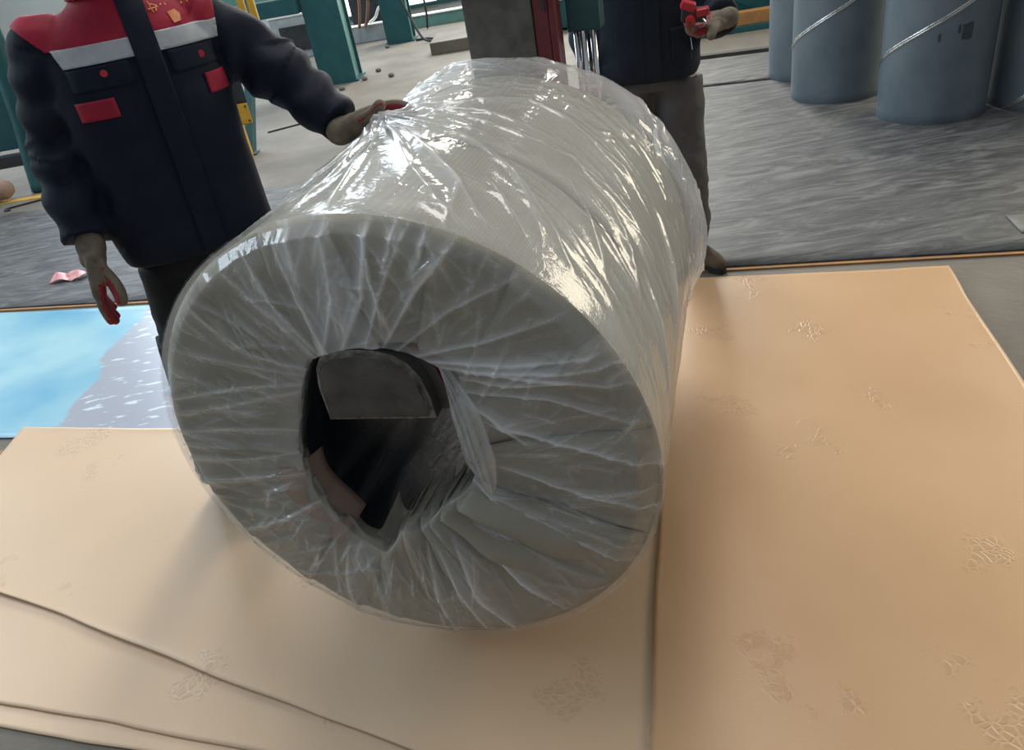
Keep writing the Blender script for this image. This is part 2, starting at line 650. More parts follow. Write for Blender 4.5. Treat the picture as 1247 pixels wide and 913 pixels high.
M['mark'] = pm('dark_label_rest', (0.028, 0.036, 0.045), 0.6, var=(30, (0.05, 0.06, 0.07)))
M['streak'] = streak_material('grey_streaked_sheet', (0.03, 0.032, 0.034), (0.07, 0.071, 0.072), (0.15, 0.148, 0.145), 0.6, 0.3)
M['edge'] = pm('dark_sheet_edge', (0.03, 0.028, 0.026), 0.7, var=(9, (0.05, 0.045, 0.04)))
M['paper_tan'] = paper_material('tan_sheet', (0.60, 0.38, 0.22), (0.48, 0.29, 0.14), 0.37)
M['paper_beige'] = paper_material('beige_sheet', (0.66, 0.48, 0.32), (0.58, 0.41, 0.265), 0.42)
M['print'] = print_material('printed_film')
M['woven'] = woven_material('woven_wrap', (0.47, 0.44, 0.36), (0.37, 0.345, 0.28))
M['kraft'] = pm('pinkish_brown_paper', (0.40, 0.27, 0.21), 0.6, var=(7, (0.32, 0.21, 0.16)), bump=(30, 0.001))
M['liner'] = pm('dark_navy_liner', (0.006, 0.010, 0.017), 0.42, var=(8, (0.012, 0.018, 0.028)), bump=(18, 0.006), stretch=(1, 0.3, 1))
M['film_side'] = film_material('clear_film_side_lit', 0.24, 0.6, 0.11, 42, 0.0007, 0.9)  # same film with extra haze, whitening the side that catches the light
M['film_end'] = film_material('clear_film_end', 0.010, 1.1, 0.13, 36, 0.0010, 1.1)
M['film_bore_dim'] = film_material('clear_film_bore_dim', 0.003, 0.035, 0.25, 36, 0.002, 0.15)  # same film with haze and gloss cut, so the bore stays dark
M['navy'] = pm('navy_cloth', (0.005, 0.0085, 0.019), 0.75, var=(16, (0.008, 0.0125, 0.025)), bump=(70, 0.0008), spec=0.22)
M['navy2'] = pm('charcoal_navy_cloth', (0.009, 0.014, 0.024), 0.75, var=(16, (0.013, 0.019, 0.03)), bump=(70, 0.0008), spec=0.25)
M['redcloth'] = pm('red_cloth', (0.36, 0.012, 0.038), 0.7, var=(12, (0.27, 0.010, 0.030)), bump=(80, 0.0008), spec=0.3)
M['reflect'] = pm('grey_reflective_strip', (0.44, 0.46, 0.49), 0.5, var=(20, (0.36, 0.38, 0.41)), bump=(40, 0.001))
M['redplastic'] = pm('red_button', (0.50, 0.018, 0.035), 0.4, var=(20, (0.4, 0.015, 0.03)))
M['gold'] = pm('gold_print', (0.72, 0.25, 0.07), 0.5, var=(30, (0.55, 0.17, 0.06)))
M['blacktrouser'] = pm('black_trouser_cloth', (0.008, 0.009, 0.010), 0.7, var=(16, (0.012, 0.013, 0.014)), bump=(60, 0.001), spec=0.2)
M['greytrouser'] = pm('charcoal_trouser_cloth', (0.07, 0.068, 0.07), 0.75, var=(16, (0.09, 0.087, 0.088)), bump=(60, 0.001))
M['knit'] = pm('grey_knit', (0.21, 0.17, 0.125), 0.85, var=(26, (0.12, 0.10, 0.075)), bump=(240, 0.0016))
M['latex'] = pm('red_latex', (0.32, 0.012, 0.022), 0.5, var=(30, (0.20, 0.010, 0.016)), bump=(150, 0.001))
M['skin'] = pm('skin', (0.50, 0.31, 0.21), 0.55, var=(12, (0.46, 0.27, 0.18)))
M['hair'] = pm('black_hair', (0.012, 0.010, 0.009), 0.5, var=(60, (0.02, 0.017, 0.015)), bump=(120, 0.002), stretch=(1, 1, 0.2))
M['eye'] = pm('eye_white', (0.75, 0.73, 0.7), 0.2, var=(9, (0.7, 0.68, 0.66)))
M['iris'] = pm('dark_iris', (0.03, 0.018, 0.01), 0.15, var=(60, (0.05, 0.03, 0.015)))
M['greenshoe'] = pm('dark_green_rubber', (0.035, 0.042, 0.036), 0.5, var=(14, (0.05, 0.058, 0.05)))
M['brownshoe'] = pm('brown_suede', (0.15, 0.095, 0.06), 0.8, var=(18, (0.10, 0.065, 0.042)), bump=(90, 0.001))
M['sole'] = pm('black_sole', (0.015, 0.014, 0.013), 0.7, var=(20, (0.03, 0.028, 0.025)))
M['rambright'] = pm('bright_red_ram_paint', (0.42, 0.012, 0.03), 0.4, var=(12, (0.32, 0.010, 0.024)))
M['sack'] = pm('reddish_brown_sack', (0.26, 0.15, 0.12), 0.85, var=(10, (0.34, 0.24, 0.18)), bump=(50, 0.004))
M['stone'] = pm('grey_pebble', (0.10, 0.09, 0.085), 0.85, var=(20, (0.16, 0.15, 0.14)))
M['pink'] = pm('pink_scrap', (0.52, 0.12, 0.15), 0.35, var=(20, (0.66, 0.34, 0.32)), bump=(40, 0.004))
M['pane'] = emit('daylit_pane', (0.86, 0.95, 1.0), 2.6)
M['plate'] = pm('pale_grey_plate', (0.15, 0.145, 0.125), 0.6, var=(8, (0.12, 0.115, 0.10)))

# ------------------------------------------------------------------ the hall
YB = 15.3
m = box_mesh((0, 6, -0.05), (18.4, 22, 0.1))
struct(obj('floor', m, M['concrete']))
# back wall built around its window openings
bm = bmesh.new()
OPEN = [(-2.6, 1.6, 0.22, 2.6), (0.5, 3.7, 2.8, 7.2), (-7.0, -2.0, 2.8, 7.2)]  # low window is in view; both upper windows are assumed from the light
xs = sorted({-9.2, 9.2, *[a for o in OPEN for a in o[:2]]})
zs = sorted({0.0, 9.0, *[a for o in OPEN for a in o[2:]]})
for x0, x1 in zip(xs, xs[1:]):
    for z0, z1 in zip(zs, zs[1:]):
        cxx, czz = (x0 + x1) / 2, (z0 + z1) / 2
        if not any(o[0] < cxx < o[1] and o[2] < czz < o[3] for o in OPEN):
            add_box(bm, (cxx, YB + 0.1, czz), (x1 - x0, 0.2, z1 - z0))
struct(obj('wall_back', bm_mesh(bm), M['wall']))
struct(obj('wall_left', box_mesh((-9.1, 6, 4.5), (0.2, 22, 9)), M['wall']))
struct(obj('wall_right', box_mesh((9.1, 6, 4.5), (0.2, 22, 9)), M['wall']))
struct(obj('ceiling', box_mesh((0, 6, 9.05), (18.4, 22, 0.1)), M['ceiling']))
for k, (x0, x1, z0, z1) in enumerate(OPEN):
    r = empty('window_%d' % (k + 1), ((x0 + x1) / 2, YB, z0))
    struct(r)
    w, h = x1 - x0, z1 - z0
    obj('window_pane', box_mesh((0, 0.12, h / 2), (w, 0.02, h)), M['pane'], r)
    bm = bmesh.new()
    for s in (-1, 1):
        add_box(bm, (s * (w / 2 - 0.03), 0.0, h / 2), (0.06, 0.16, h))
        add_box(bm, (0, 0.0, h / 2 + s * (h / 2 - 0.03)), (w - 0.13, 0.16, 0.06))
    obj('window_frame', bm_mesh(bm), M['teal'], r)
    n = max(2, int(w / 0.8))
    for i in range(1, n):
        obj('mullion', box_mesh((-w / 2 + w * i / n, 0.0, h / 2), (0.05, 0.12, h - 0.13)), M['teal'], r)

# ------------------------------------------------------------------ sheets lying on the floor
D = np.array([0.956, -0.292])            # direction along the sheet edges
Nn = np.array([0.292, 0.956])
ANG = math.atan2(D[1], D[0])


def sheet(name, mat, corners, thick, z0, wav_amp, nu, nv, seed, curl=0.0, lift=None):
    """corners: four xy points (a,b,c,d) counter-clockwise; returns a thin solid undulating sheet"""
    a, b, c, d = [np.array(p, float) for p in corners]
    org = (a + b + c + d) / 4
    U, V = np.meshgrid(np.linspace(0, 1, nu), np.linspace(0, 1, nv), indexing='ij')
    u, v = U.ravel()[:, None], V.ravel()[:, None]
    P = (1 - u) * (1 - v) * a + u * (1 - v) * b + u * v * c + (1 - u) * v * d
    # slightly ragged edges
    q = np.concatenate([P, np.zeros((len(P), 1))], 1)
    edge = np.minimum(np.minimum(u, 1 - u), np.minimum(v, 1 - v)).ravel()
    P = P + (np.stack([wav(q, seed + 5, 3, 1.4), wav(q, seed + 6, 3, 1.4)], 1) * 0.006) * np.clip(1 - edge * 12, 0, 1)[:, None]
    z = z0 + thick + wav_amp * (wav(q, seed, 3, 0.55) * 0.5 + 0.6).clip(0, 3)
    if curl:
        z = z + curl * np.exp(-edge * 40) * (0.5 + 0.5 * wav(q, seed + 2, 2, 0.8))
    if lift is not None:
        z = z + lift(P)
    top = np.concatenate([P - org, z[:, None]], 1)
    bot = top.copy()
    bot[:, 2] -= thick
    F = grid_faces(nu, nv)
    n = len(top)
    faces = [tuple(f) for f in F] + [tuple(int(i) + n for i in f[::-1]) for f in F]
    rim = [i * nv for i in range(nu)] + [(nu - 1) * nv + j for j in range(1, nv)] + [i * nv + nv - 1 for i in range(nu - 2, -1, -1)] + [j for j in range(nv - 2, 0, -1)]
    for i in range(len(rim)):
        p, q2 = rim[i], rim[(i + 1) % len(rim)]
        faces.append((p, p + n, q2 + n, q2))
    me = mesh_from(np.concatenate([top, bot]), faces)
    o = obj(name, me, mat, loc=(org[0], org[1], 0))
    bm = bmesh.new()
    bm.from_mesh(me)
    bmesh.ops.recalc_face_normals(bm, faces=bm.faces)
    bm.to_mesh(me)
    bm.free()
    me.polygons.foreach_set('use_smooth', [i < 2 * len(F) for i in range(len(me.polygons))])
    return o


def pt(t, n):
    return D * t + Nn * n


# grey streaked sheets
o = sheet('floor_sheet', M['streak'], [pt(-6.0, 3.26), pt(-1.45, 3.26), pt(-1.45, 5.12), pt(-6.0, 5.12)], 0.012, 0.001, 0.002, 40, 20, 3)
tag(o, 'grey streaked floor sheet at the far left behind the blue film', 'floor sheet', 'grey streaked floor sheets')
o = sheet('floor_sheet', M['streak'], [pt(-0.55, 3.26), pt(3.6, 3.26), pt(3.6, 6.74), pt(-0.55, 6.74)], 0.012, 0.001, 0.002, 40, 30, 4)
tag(o, 'large grey streaked floor sheet under the grey tubes', 'floor sheet', 'grey streaked floor sheets')
o = sheet('floor_sheet', M['streak'], [pt(-0.6, 6.80), pt(3.6, 6.80), pt(3.6, 7.86), pt(-0.6, 7.86)], 0.012, 0.001, 0.002, 40, 16, 5)
tag(o, 'narrow grey streaked floor sheet in front of the orange beam', 'floor sheet', 'grey streaked floor sheets')
for (t0, t1) in ((-6.0, -1.45), (-0.55, 3.6)):
    o = obj('trim_1', box_mesh((*(pt((t0 + t1) / 2, 3.245)), 0.004), (t1 - t0, 0.022, 0.008), rotz(ANG)), M['orange'])
    struct(o)
o = obj('trim_2', box_mesh((*pt(1.5, 7.95), 0.02), (4.2, 0.1, 0.04), rotz(ANG)), M['edge'])
struct(o)
o = sheet('corner_plate', M['plate'], [pt(1.33, 3.42), pt(2.1, 3.36), pt(2.1, 3.62), pt(1.33, 3.62)], 0.004, 0.014, 0.001, 12, 6, 8)
tag(o, 'small pale grey plate lying on the streaked sheet at right edge', 'plate')
# printed blue film
o = sheet('printed_film', M['print'], [pt(-4.3, 2.02), pt(-0.78, 2.0), pt(-0.8, 3.20), pt(-4.3, 3.20)], 0.0015, 0.001, 0.004, 60, 30, 9, curl=0.004)
o.rotation_euler = (0, 0, 0)
tag(o, 'glossy pale blue and lilac printed film lying on the floor', 'film sheet')
# tan sheet at the right, beige sheets at the left
o = sheet('packing_sheet', M['paper_tan'], [pt(-0.13, 0.2), pt(0.99, 0.2), pt(0.965, 3.11), pt(-0.15, 3.13)], 0.003, 0.0185, 0.008, 90, 130, 21, curl=0.004)
tag(o, 'warm tan packing sheet spread on the floor right of the coil', 'packing sheet')
o = sheet('packing_sheet', M['paper_beige'], [(-2.08, 2.03), (0.45, 0.53), (0.36, 2.0), pt(-2.79, 2.07)], 0.003, 0.0105, 0.0025, 110, 90, 33, curl=0.010)
tag(o, 'pale beige packing sheet under the coil and the man at left', 'packing sheet')
o = sheet('packing_sheet', M['paper_beige'], [(-2.25, 1.66), (0.05, 0.80), (0.02, 1.4), (-2.3, 2.3)], 0.003, 0.0048, 0.0014, 80, 50, 37, curl=0.002)
tag(o, 'beige packing sheet at the lower left, second layer beneath the top fold', 'packing sheet')
o = sheet('packing_sheet', M['paper_beige'], [(-2.25, 1.59), (0.0, 0.78), (0.0, 1.3), (-2.3, 2.2)], 0.003, 0.0008, 0.0008, 80, 50, 41, curl=0.0015)
tag(o, 'lowest beige packing sheet, only its lower left edge showing', 'packing sheet')

# ------------------------------------------------------------------ the wrapped coil
AZ = 0.343
CX, CY, CZ = -0.257, 1.273, 0.62
RB = 0.529
coil = empty('wrapped_coil', (CX, CY, 0.0), -AZ)
tag(coil, 'large coil wrapped in woven sheet and clear plastic film, hung on the steel ram', 'coil')
LB = 1.04

# bore outline (angle from the right, radius)
BP = np.array([[-0.196, 0.114], [-0.227, -0.018], [-0.204, -0.136], [-0.153, -0.208], [-0.079, -0.24], [-0.013, -0.150], [0.092, -0.100], [0.18, -0.011], [0.178, 0.121], [0.180, 0.190], [0.162, 0.244], [0.085, 0.285], [-0.017, 0.296], [-0.112, 0.268], [-0.171, 0.176]])
_ba = np.arctan2(BP[:, 1], BP[:, 0])
_br = np.hypot(BP[:, 0], BP[:, 1])
_o = np.argsort(_ba)
_ba, _br = _ba[_o], _br[_o]


def bore_r(th):
    th = (np.asarray(th) + PI) % (2 * PI) - PI
    return np.interp(th, np.concatenate([_ba - 2 * PI, _ba, _ba + 2 * PI]), np.tile(_br, 3))


# side of the roll
nu, nv = 160, 40
T, S = np.meshgrid(np.linspace(0, 2 * PI, nu, endpoint=False), np.linspace(0, LB, nv), indexing='ij')
t, s = T.ravel(), S.ravel()
rr = RB + 0.0012 * np.sin(t * 5 + s * 3) + 0.001 * np.sin(t * 11 - s * 9)
rr = rr - 0.010 * np.clip(1 - s / 0.02, 0, 1) ** 2
obj('wrap_side', grid_mesh(np.stack([rr * np.cos(t), s, CZ + rr * np.sin(t)], 1), nu, nv, True), M['woven'], coil)
# overlapping edge of the side wrap
t = np.linspace(0.55, 2.6, 60)
P = []
for k, (ds, dr) in enumerate(((-0.002, 0.0), (0, 0.0035), (0.05, 0.0035), (0.052, 0.0))):
    P.append(np.stack([(RB + dr) * np.cos(t), 0.33 + 0.10 * (t - 0.55) + ds + 0 * t, CZ + (RB + dr) * np.sin(t)], 1))
P = np.stack(P, 1).reshape(-1, 3)
obj('wrap_seam', grid_mesh(P, 60, 4), M['woven'], coil)
# far end closed
P = []
for r_ in (0.53, 0.25):
    tt = np.linspace(0, 2 * PI, 64, endpoint=False)
    P.append(np.stack([r_ * np.cos(tt), 0 * tt + LB, CZ + r_ * np.sin(tt)], 1))
obj('wrap_back', grid_mesh(np.stack(P, 1).reshape(-1, 3), 64, 2, True), M['woven'], coil)
# liner in the bore, closed at the back
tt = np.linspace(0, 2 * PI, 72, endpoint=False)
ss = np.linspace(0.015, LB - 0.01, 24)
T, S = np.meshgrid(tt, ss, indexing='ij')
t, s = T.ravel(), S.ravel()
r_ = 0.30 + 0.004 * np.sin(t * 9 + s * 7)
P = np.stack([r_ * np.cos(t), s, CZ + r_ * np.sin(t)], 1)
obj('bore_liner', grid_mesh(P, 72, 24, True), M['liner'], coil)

# overlapped folds of the woven end wrap
rs = np.random.default_rng(5)
ths = np.array([0.05, 0.42, 0.80, 1.15, 1.50, 1.78, 2.10, 2.42, 2.70, 2.98, 3.26, 3.55, 3.86, 4.15, 4.40, 4.62, 4.82, 5.02, 5.24, 5.50, 5.85])
for k, th0 in enumerate(ths):
    th1 = ths[(k + 1) % len(ths)] + (2 * PI if k == len(ths) - 1 else 0)
    w = th1 - th0
    over = 0.10 + 0.10 * rs.random()
    nu, nv = 22, 34
    A, Bv = np.meshgrid(np.linspace(0, 1, nu), np.linspace(0, 1, nv), indexing='ij')
    a, b = A.ravel(), Bv.ravel()
    twist = rs.uniform(-0.16, 0.16)
    bunch = 1.0 if 4.3 < th0 < 5.6 else 0.0
    th = th0 - 0.02 + (w + over) * a + twist * b
    rb = bore_r(th) - 0.004
    # b<0.8 radial part, then it turns into the bore
    k1 = np.clip(b / 0.8, 0, 1)
    r_ = 0.530 + (rb - 0.530) * k1
    rise = (0.001 + 0.027 * a * np.minimum(1, 8 * (1 - a) + 0.35)) + 0.004 * np.sin(9 * a + 5 * b + k) * b
    rise = rise + bunch * 0.052 * np.sin(PI * np.clip(a, 0, 1)) * np.clip(b * 1.9, 0, 1)
    rise = rise + 0.003 * np.sin(17 * b + 3 * k + 4 * a)
    rise *= np.clip(b * 14, 0, 1)
    y = -rise
    inn = np.clip((b - 0.8) / 0.2, 0, 1)
    y = y + inn * (0.16 if bunch else 0.035)
    r_ = np.maximum(r_ + 0.012 * np.sin(inn * PI) * 0 + 0.018 * inn, 0.08)
    r_ = np.minimum(r_, 0.531)
    P = np.stack([r_ * np.cos(th), y, CZ + r_ * np.sin(th)], 1)
    me = grid_mesh(P, nu, nv)
    o = obj('wrap_fold', me, M['woven'], coil)
    so = o.modifiers.new('t', 'SOLIDIFY')
    so.thickness = 0.0018
# pinkish brown paper tucked in the bore at lower left
nu, nv = 14, 14
A, Bv = np.meshgrid(np.linspace(0, 1, nu), np.linspace(0, 1, nv), indexing='ij')
a, b = A.ravel(), Bv.ravel()
th = 3.22 + 0.80 * a
rb = bore_r(th)
r_ = rb + 0.062 * (1 - b) - 0.012 * b
y = -0.028 - 0.006 * np.sin(6 * a) + 0.20 * np.clip(b - 0.55, 0, 1) ** 1.2
o = obj('core_paper', grid_mesh(np.stack([r_ * np.cos(th), y, CZ + r_ * np.sin(th)], 1), nu, nv), M['kraft'], coil)
o['label'] = 'pinkish brown paper lining'
so = o.modifiers.new('t', 'SOLIDIFY')
so.thickness = 0.002


def creases(x, y, lines, taper=True):
    """ridge heights and gathered haze for polylines (pts, width, height, haze) in 2-D"""
    h = np.zeros(len(x))
    hz = np.zeros(len(x))
    for pts, w, A, hv in lines:
        best = np.full(len(x), 1e9)
        tt = np.zeros(len(x))
        L = sum(math.dist(p, q) for p, q in zip(pts, pts[1:])) + 1e-9
        acc = 0.0
        xs_, ys_ = [p[0] for p in pts], [p[1] for p in pts]
        sel = np.where((x > min(xs_) - 6 * w) & (x < max(xs_) + 6 * w) & (y > min(ys_) - 6 * w) & (y < max(ys_) + 6 * w))[0]
        if len(sel) == 0:
            continue
        X, Y = x[sel], y[sel]
        bs, ts = best[sel], tt[sel]
        ss_ = np.ones(len(sel))
        for p, q in zip(pts, pts[1:]):
            dx, dy = q[0] - p[0], q[1] - p[1]
            l = math.hypot(dx, dy) + 1e-9
            sg = np.sign((X - p[0]) * dy - (Y - p[1]) * dx)
            k = np.clip(((X - p[0]) * dx + (Y - p[1]) * dy) / (l * l), 0, 1)
            d = np.hypot(X - p[0] - k * dx, Y - p[1] - k * dy)
            mk = d < bs
            ss_ = np.where(mk, sg, ss_)
            bs = np.where(mk, d, bs)
            ts = np.where(mk, (acc + k * l) / L, ts)
            acc += l
        prof = np.exp(-bs / w)
        en = np.sqrt(np.clip(np.sin(PI * np.clip(ts, 0.02, 0.98)), 0, 1)) if taper else 1.0
        h[sel] += A * prof * en
        hz[sel] += hv * (np.where(ss_ > 0, 0.55 * np.exp(-bs / (w * 1.6)), 0) + 0.75 * np.exp(-(bs / (0.0018 + 0.12 * w)) ** 2)) * en
    return h, hz


# film over the side: unrolled to (RF*theta, s)
RF = 0.545
key_side = [[[1.809, 0.574], [1.428, 0.198], [1.203, 0.034]], [[1.597, 0.57], [1.351, 0.537], [1.117, 0.501], [0.924, 0.497], [0.662, 0.481], [0.412, 0.429]], [[1.488, 0.495], [1.271, 0.386], [1.133, 0.31], [0.942, 0.187], [0.755, 0.072]], [[1.85, 0.622], [1.597, 0.57], [1.459, 0.702], [1.261, 0.766], [0.907, 0.677], [0.552, 0.657]], [[1.9, 0.675], [1.48, 0.322], [1.218, 0.143], [1.032, 0.011]], [[0.758, 0.466], [0.626, 0.375], [0.456, 0.242]], [[0.624, 0.444], [0.402, 0.423]], [[1.92, 0.049], [1.947, 0.307], [1.949, 0.702]], [[1.75, 0.014], [1.754, 0.201], [1.836, 0.524]], [[1.581, 0.0], [1.661, 0.194], [1.748, 0.455]], [[1.122, 0.306], [0.899, 0.099]], [[1.198, 0.242], [0.945, 0.067]], [[0.932, 0.42], [0.641, 0.168]], [[1.188, 0.0], [1.228, 0.16], [1.701, 0.484]], [[1.973, 1.054], [1.853, 1.16], [1.36, 0.997]], [[1.979, 0.889], [1.99, 1.15], [1.678, 1.15]], [[2.001, 0.82], [1.726, 0.876], [1.454, 0.843]], [[0.492, 0.675], [0.258, 0.551], [0.057, 0.39]], [[0.451, 0.348], [0.217, 0.214], [0.061, 0.132]]]
lines = []
for l in key_side:
    lines.append(([(RF * a, b) for a, b in l], 0.014, 0.011, 0.38))
for k in range(26):                       # fan from the gloved hand
    a0, s0 = 1.93 + rs.normal() * 0.04, 0.67 + rs.normal() * 0.03
    d = rs.uniform(-2.9, 0.9)
    L = rs.uniform(0.12, 0.5)
    lines.append(([(RF * a0, s0), (RF * a0 + L * math.cos(d) * -0.2 - L * abs(math.cos(d)), s0 + L * math.sin(d))], rs.uniform(0.005, 0.012), rs.uniform(0.004, 0.009), 0.25))
for k in range(260):                      # drawn folds running down the right flank
    a0, s0 = rs.uniform(-0.7, 1.5), rs.uniform(0.0, 0.95)
    L = rs.uniform(0.06, 0.26)
    sl = rs.normal(0.42, 0.16)
    lines.append(([(RF * a0, s0), (RF * a0 - L * 0.5, s0 - L * 0.5 * sl + rs.normal() * 0.006), (RF * a0 - L, s0 - L * sl)], rs.uniform(0.003, 0.008), rs.uniform(0.0006, 0.0030), rs.uniform(0.02, 0.16)))
for k in range(180):                      # left flank and top
    a0, s0 = rs.uniform(1.3, 3.9), rs.uniform(0.0, 0.95)
    L = rs.uniform(0.06, 0.25)
    d = rs.normal(1.35, 0.45)
    lines.append(([(RF * a0, s0), (RF * a0 + L * math.cos(d), s0 + L * math.sin(d))], rs.uniform(0.004, 0.010), rs.uniform(0.001, 0.0035), rs.uniform(0.02, 0.16)))
for k in range(330):                      # crumpled loose end of the bag
    a0, s0 = rs.uniform(-0.8, 2.6), rs.uniform(0.80, 1.3)
    L = rs.uniform(0.02, 0.11)
    d = rs.uniform(0, 2 * PI)
    lines.append(([(RF * a0, s0), (RF * a0 + L * math.cos(d), s0 + L * math.sin(d))], rs.uniform(0.003, 0.007), rs.uniform(0.002, 0.006), rs.uniform(0.02, 0.14)))
nu, nv = 760, 300
T, S = np.meshgrid(np.linspace(-PI * 0.72, PI * 1.28, nu, endpoint=False), np.linspace(-0.012, 1.36, nv), indexing='ij')
t, s = T.ravel(), S.ravel()
h, hz = creases(RF * t, s, lines)
r_ = RF - 0.006 + h
q = np.stack([RF * t, s, 0 * s], 1)
r_ = r_ + 0.0035 * wav(q, 2, 3, 1.6)
r_ = np.where(s < 0.05, (RF - 0.008) + (r_ - RF + 0.008) * np.clip(s / 0.05, 0, 1), r_)
# loose skirt and gathered neck
bul = np.exp(-((s - 1.15) / 0.10) ** 2)
r_ = r_ + bul * (0.012 + 0.034 * np.exp(-((t + 0.10) / 0.55) ** 2) + 0.012 * wav(q, 4, 3, 2.0))
nk = np.clip((s - 1.17) / 0.19, 0, 1)
r_ = r_ * (1 - nk ** 2.2 * 0.60)
# film lifted where the hand holds it
r_ = r_ + 0.012 * np.exp(-(((t - 1.9) * RF) ** 2 + (s - 0.70) ** 2) / 0.012) + 0.022 * np.exp(-(((t - 1.9) * RF) ** 2 / 0.02 + (s - 1.0) ** 2 / 0.03))
hz = hz + 0.28 * bul * np.clip(s * 4 - 3.9, 0, 1)
obj('film_side', grid_mesh(np.stack([r_ * np.cos(t), s, CZ + r_ * np.sin(t)], 1), nu, nv, True, attr=hz), M['film_side'], coil)

# film over the near end
key_face = [[-0.431, 0.288, -0.119, 0.219], [-0.482, 0.166, -0.123, 0.205], [-0.498, 0.123, -0.137, 0.19], [-0.354, 0.388, -0.107, 0.228], [-0.255, 0.475, -0.086, 0.247], [-0.181, 0.506, -0.08, 0.255], [-0.107, 0.525, -0.063, 0.266], [-0.076, 0.543, -0.077, 0.413], [-0.001, 0.544, -0.081, 0.262], [0.086, 0.538, -0.039, 0.274], [0.076, 0.529, 0.073, 0.317], [0.13, 0.535, 0.087, 0.431], [0.158, 0.528, 0.015, 0.283], [0.184, 0.518, 0.131, 0.421], [0.236, 0.491, 0.048, 0.282], [0.336, 0.42, 0.061, 0.268], [0.396, 0.342, 0.092, 0.261], [0.457, 0.262, 0.107, 0.255], [0.494, 0.194, 0.121, 0.246], [0.526, 0.245, 0.183, 0.232], [0.532, 0.106, 0.15, 0.192], [0.545, 0.012, 0.18, 0.136], [0.395, 0.211, 0.18, 0.219], [0.298, 0.061, 0.171, 0.173], [0.529, -0.091, 0.208, 0.017], [0.479, -0.252, 0.179, -0.048], [0.26, -0.202, 0.139, 0.014], [0.326, -0.398, 0.13, -0.119], [0.199, -0.485, 0.101, -0.168], [0.03, -0.519, 0.049, -0.148], [0.117, -0.497, 0.063, -0.171], [-0.135, -0.489, -0.132, -0.237], [-0.219, -0.47, -0.166, -0.215], [-0.144, -0.318, -0.135, -0.212], [-0.322, -0.365, -0.18, -0.19], [-0.448, -0.212, -0.191, -0.093], [-0.522, -0.063, -0.209, -0.024], [-0.522, 0.009, -0.2, 0.033], [-0.523, 0.078, -0.191, 0.087]]
lines = []
for a0, b0, a1, b1 in key_face:
    mx_, my_ = (a0 + a1) / 2 + rs.normal() * 0.012, (b0 + b1) / 2 + rs.normal() * 0.012
    lines.append(([(a0, b0), (mx_, my_), (a1, b1)], rs.uniform(0.008, 0.018), rs.uniform(0.006, 0.012), rs.uniform(0.4, 0.85)))
for k in range(260):
    th = rs.uniform(0, 2 * PI)
    f0, f1 = sorted(rs.uniform(0, 1, 2))
    f1 = min(1, f0 + 0.18 + 0.5 * rs.random())
    tw = rs.normal() * 0.30
    rb = float(bore_r(th))
    p = [((rb + (0.54 - rb) * f) * math.cos(th + tw * f), (rb + (0.54 - rb) * f) * math.sin(th + tw * f)) for f in (f0, (f0 + f1) / 2, f1)]
    lines.append((p, rs.uniform(0.0025, 0.007), rs.uniform(0.002, 0.006), rs.uniform(0.05, 0.30)))
for k in range(220):
    th, r0 = rs.uniform(0, 2 * PI), rs.uniform(0.28, 0.54)
    d = rs.uniform(0, 2 * PI)
    L = rs.uniform(0.015, 0.06)
    x0, y0 = r0 * math.cos(th), r0 * math.sin(th)
    lines.append(([(x0, y0), (x0 + L * math.cos(d), y0 + L * math.sin(d))], rs.uniform(0.002, 0.005), rs.uniform(0.002, 0.005), rs.uniform(0.03, 0.2)))
nu, nv = 860, 136
T, S = np.meshgrid(np.linspace(0, 2 * PI, nu, endpoint=False), np.linspace(0, 1, nv), indexing='ij')
t, b = T.ravel(), S.ravel()
rb = bore_r(t) - 0.010
k1 = np.clip(b / 0.88, 0, 1)
r_ = 0.5405 + (rb - 0.5405) * k1
x, z = r_ * np.cos(t), r_ * np.sin(t)
h, hz = creases(x, z, lines)
# the broad doubled flap above the bore and other doubled areas
flap = np.clip(1 - np.abs(x + 0.035 - 0.10 * (0.40 - z)) / (0.055 + 0.05 * (0.53 - z)), 0, 1) * (z > 0.2)
hz = hz + 0.30 * np.clip(flap * 14, 0, 1)
h = h + 0.006 * np.clip(flap * 5, 0, 1)
hz = hz + 0.16 * np.clip(1 - (r_ - rb) / 0.05, 0, 1) * np.clip(k1 * 12 - 4, 0, 1)
q = np.stack([x, z, 0 * x], 1)
hz = hz + 0.05 * np.clip(wav(q, 8, 3, 2.6), 0, 2)
bunch = np.exp(-((t - 4.85) / 0.55) ** 2) * np.clip(k1 * 2, 0, 1)
hz = hz * (1 - np.clip((b - 0.88) / 0.06, 0, 1))  # haze faded out past the lip to darken the bore
y = -(0.030 + 0.050 * bunch + h + 0.004 * wav(q, 6, 3, 2.2)) * np.clip(b * 9, 0.4, 1)
inn = np.clip((b - 0.88) / 0.12, 0, 1)
y = y + inn ** 1.5 * 0.10
r2 = np.maximum(r_ - 0.006 * inn, 0.07)
obj('film_end', grid_mesh(np.stack([r2 * np.cos(t), y, CZ + r2 * np.sin(t)], 1), nu, nv, True, attr=hz), M['film_end'], coil)


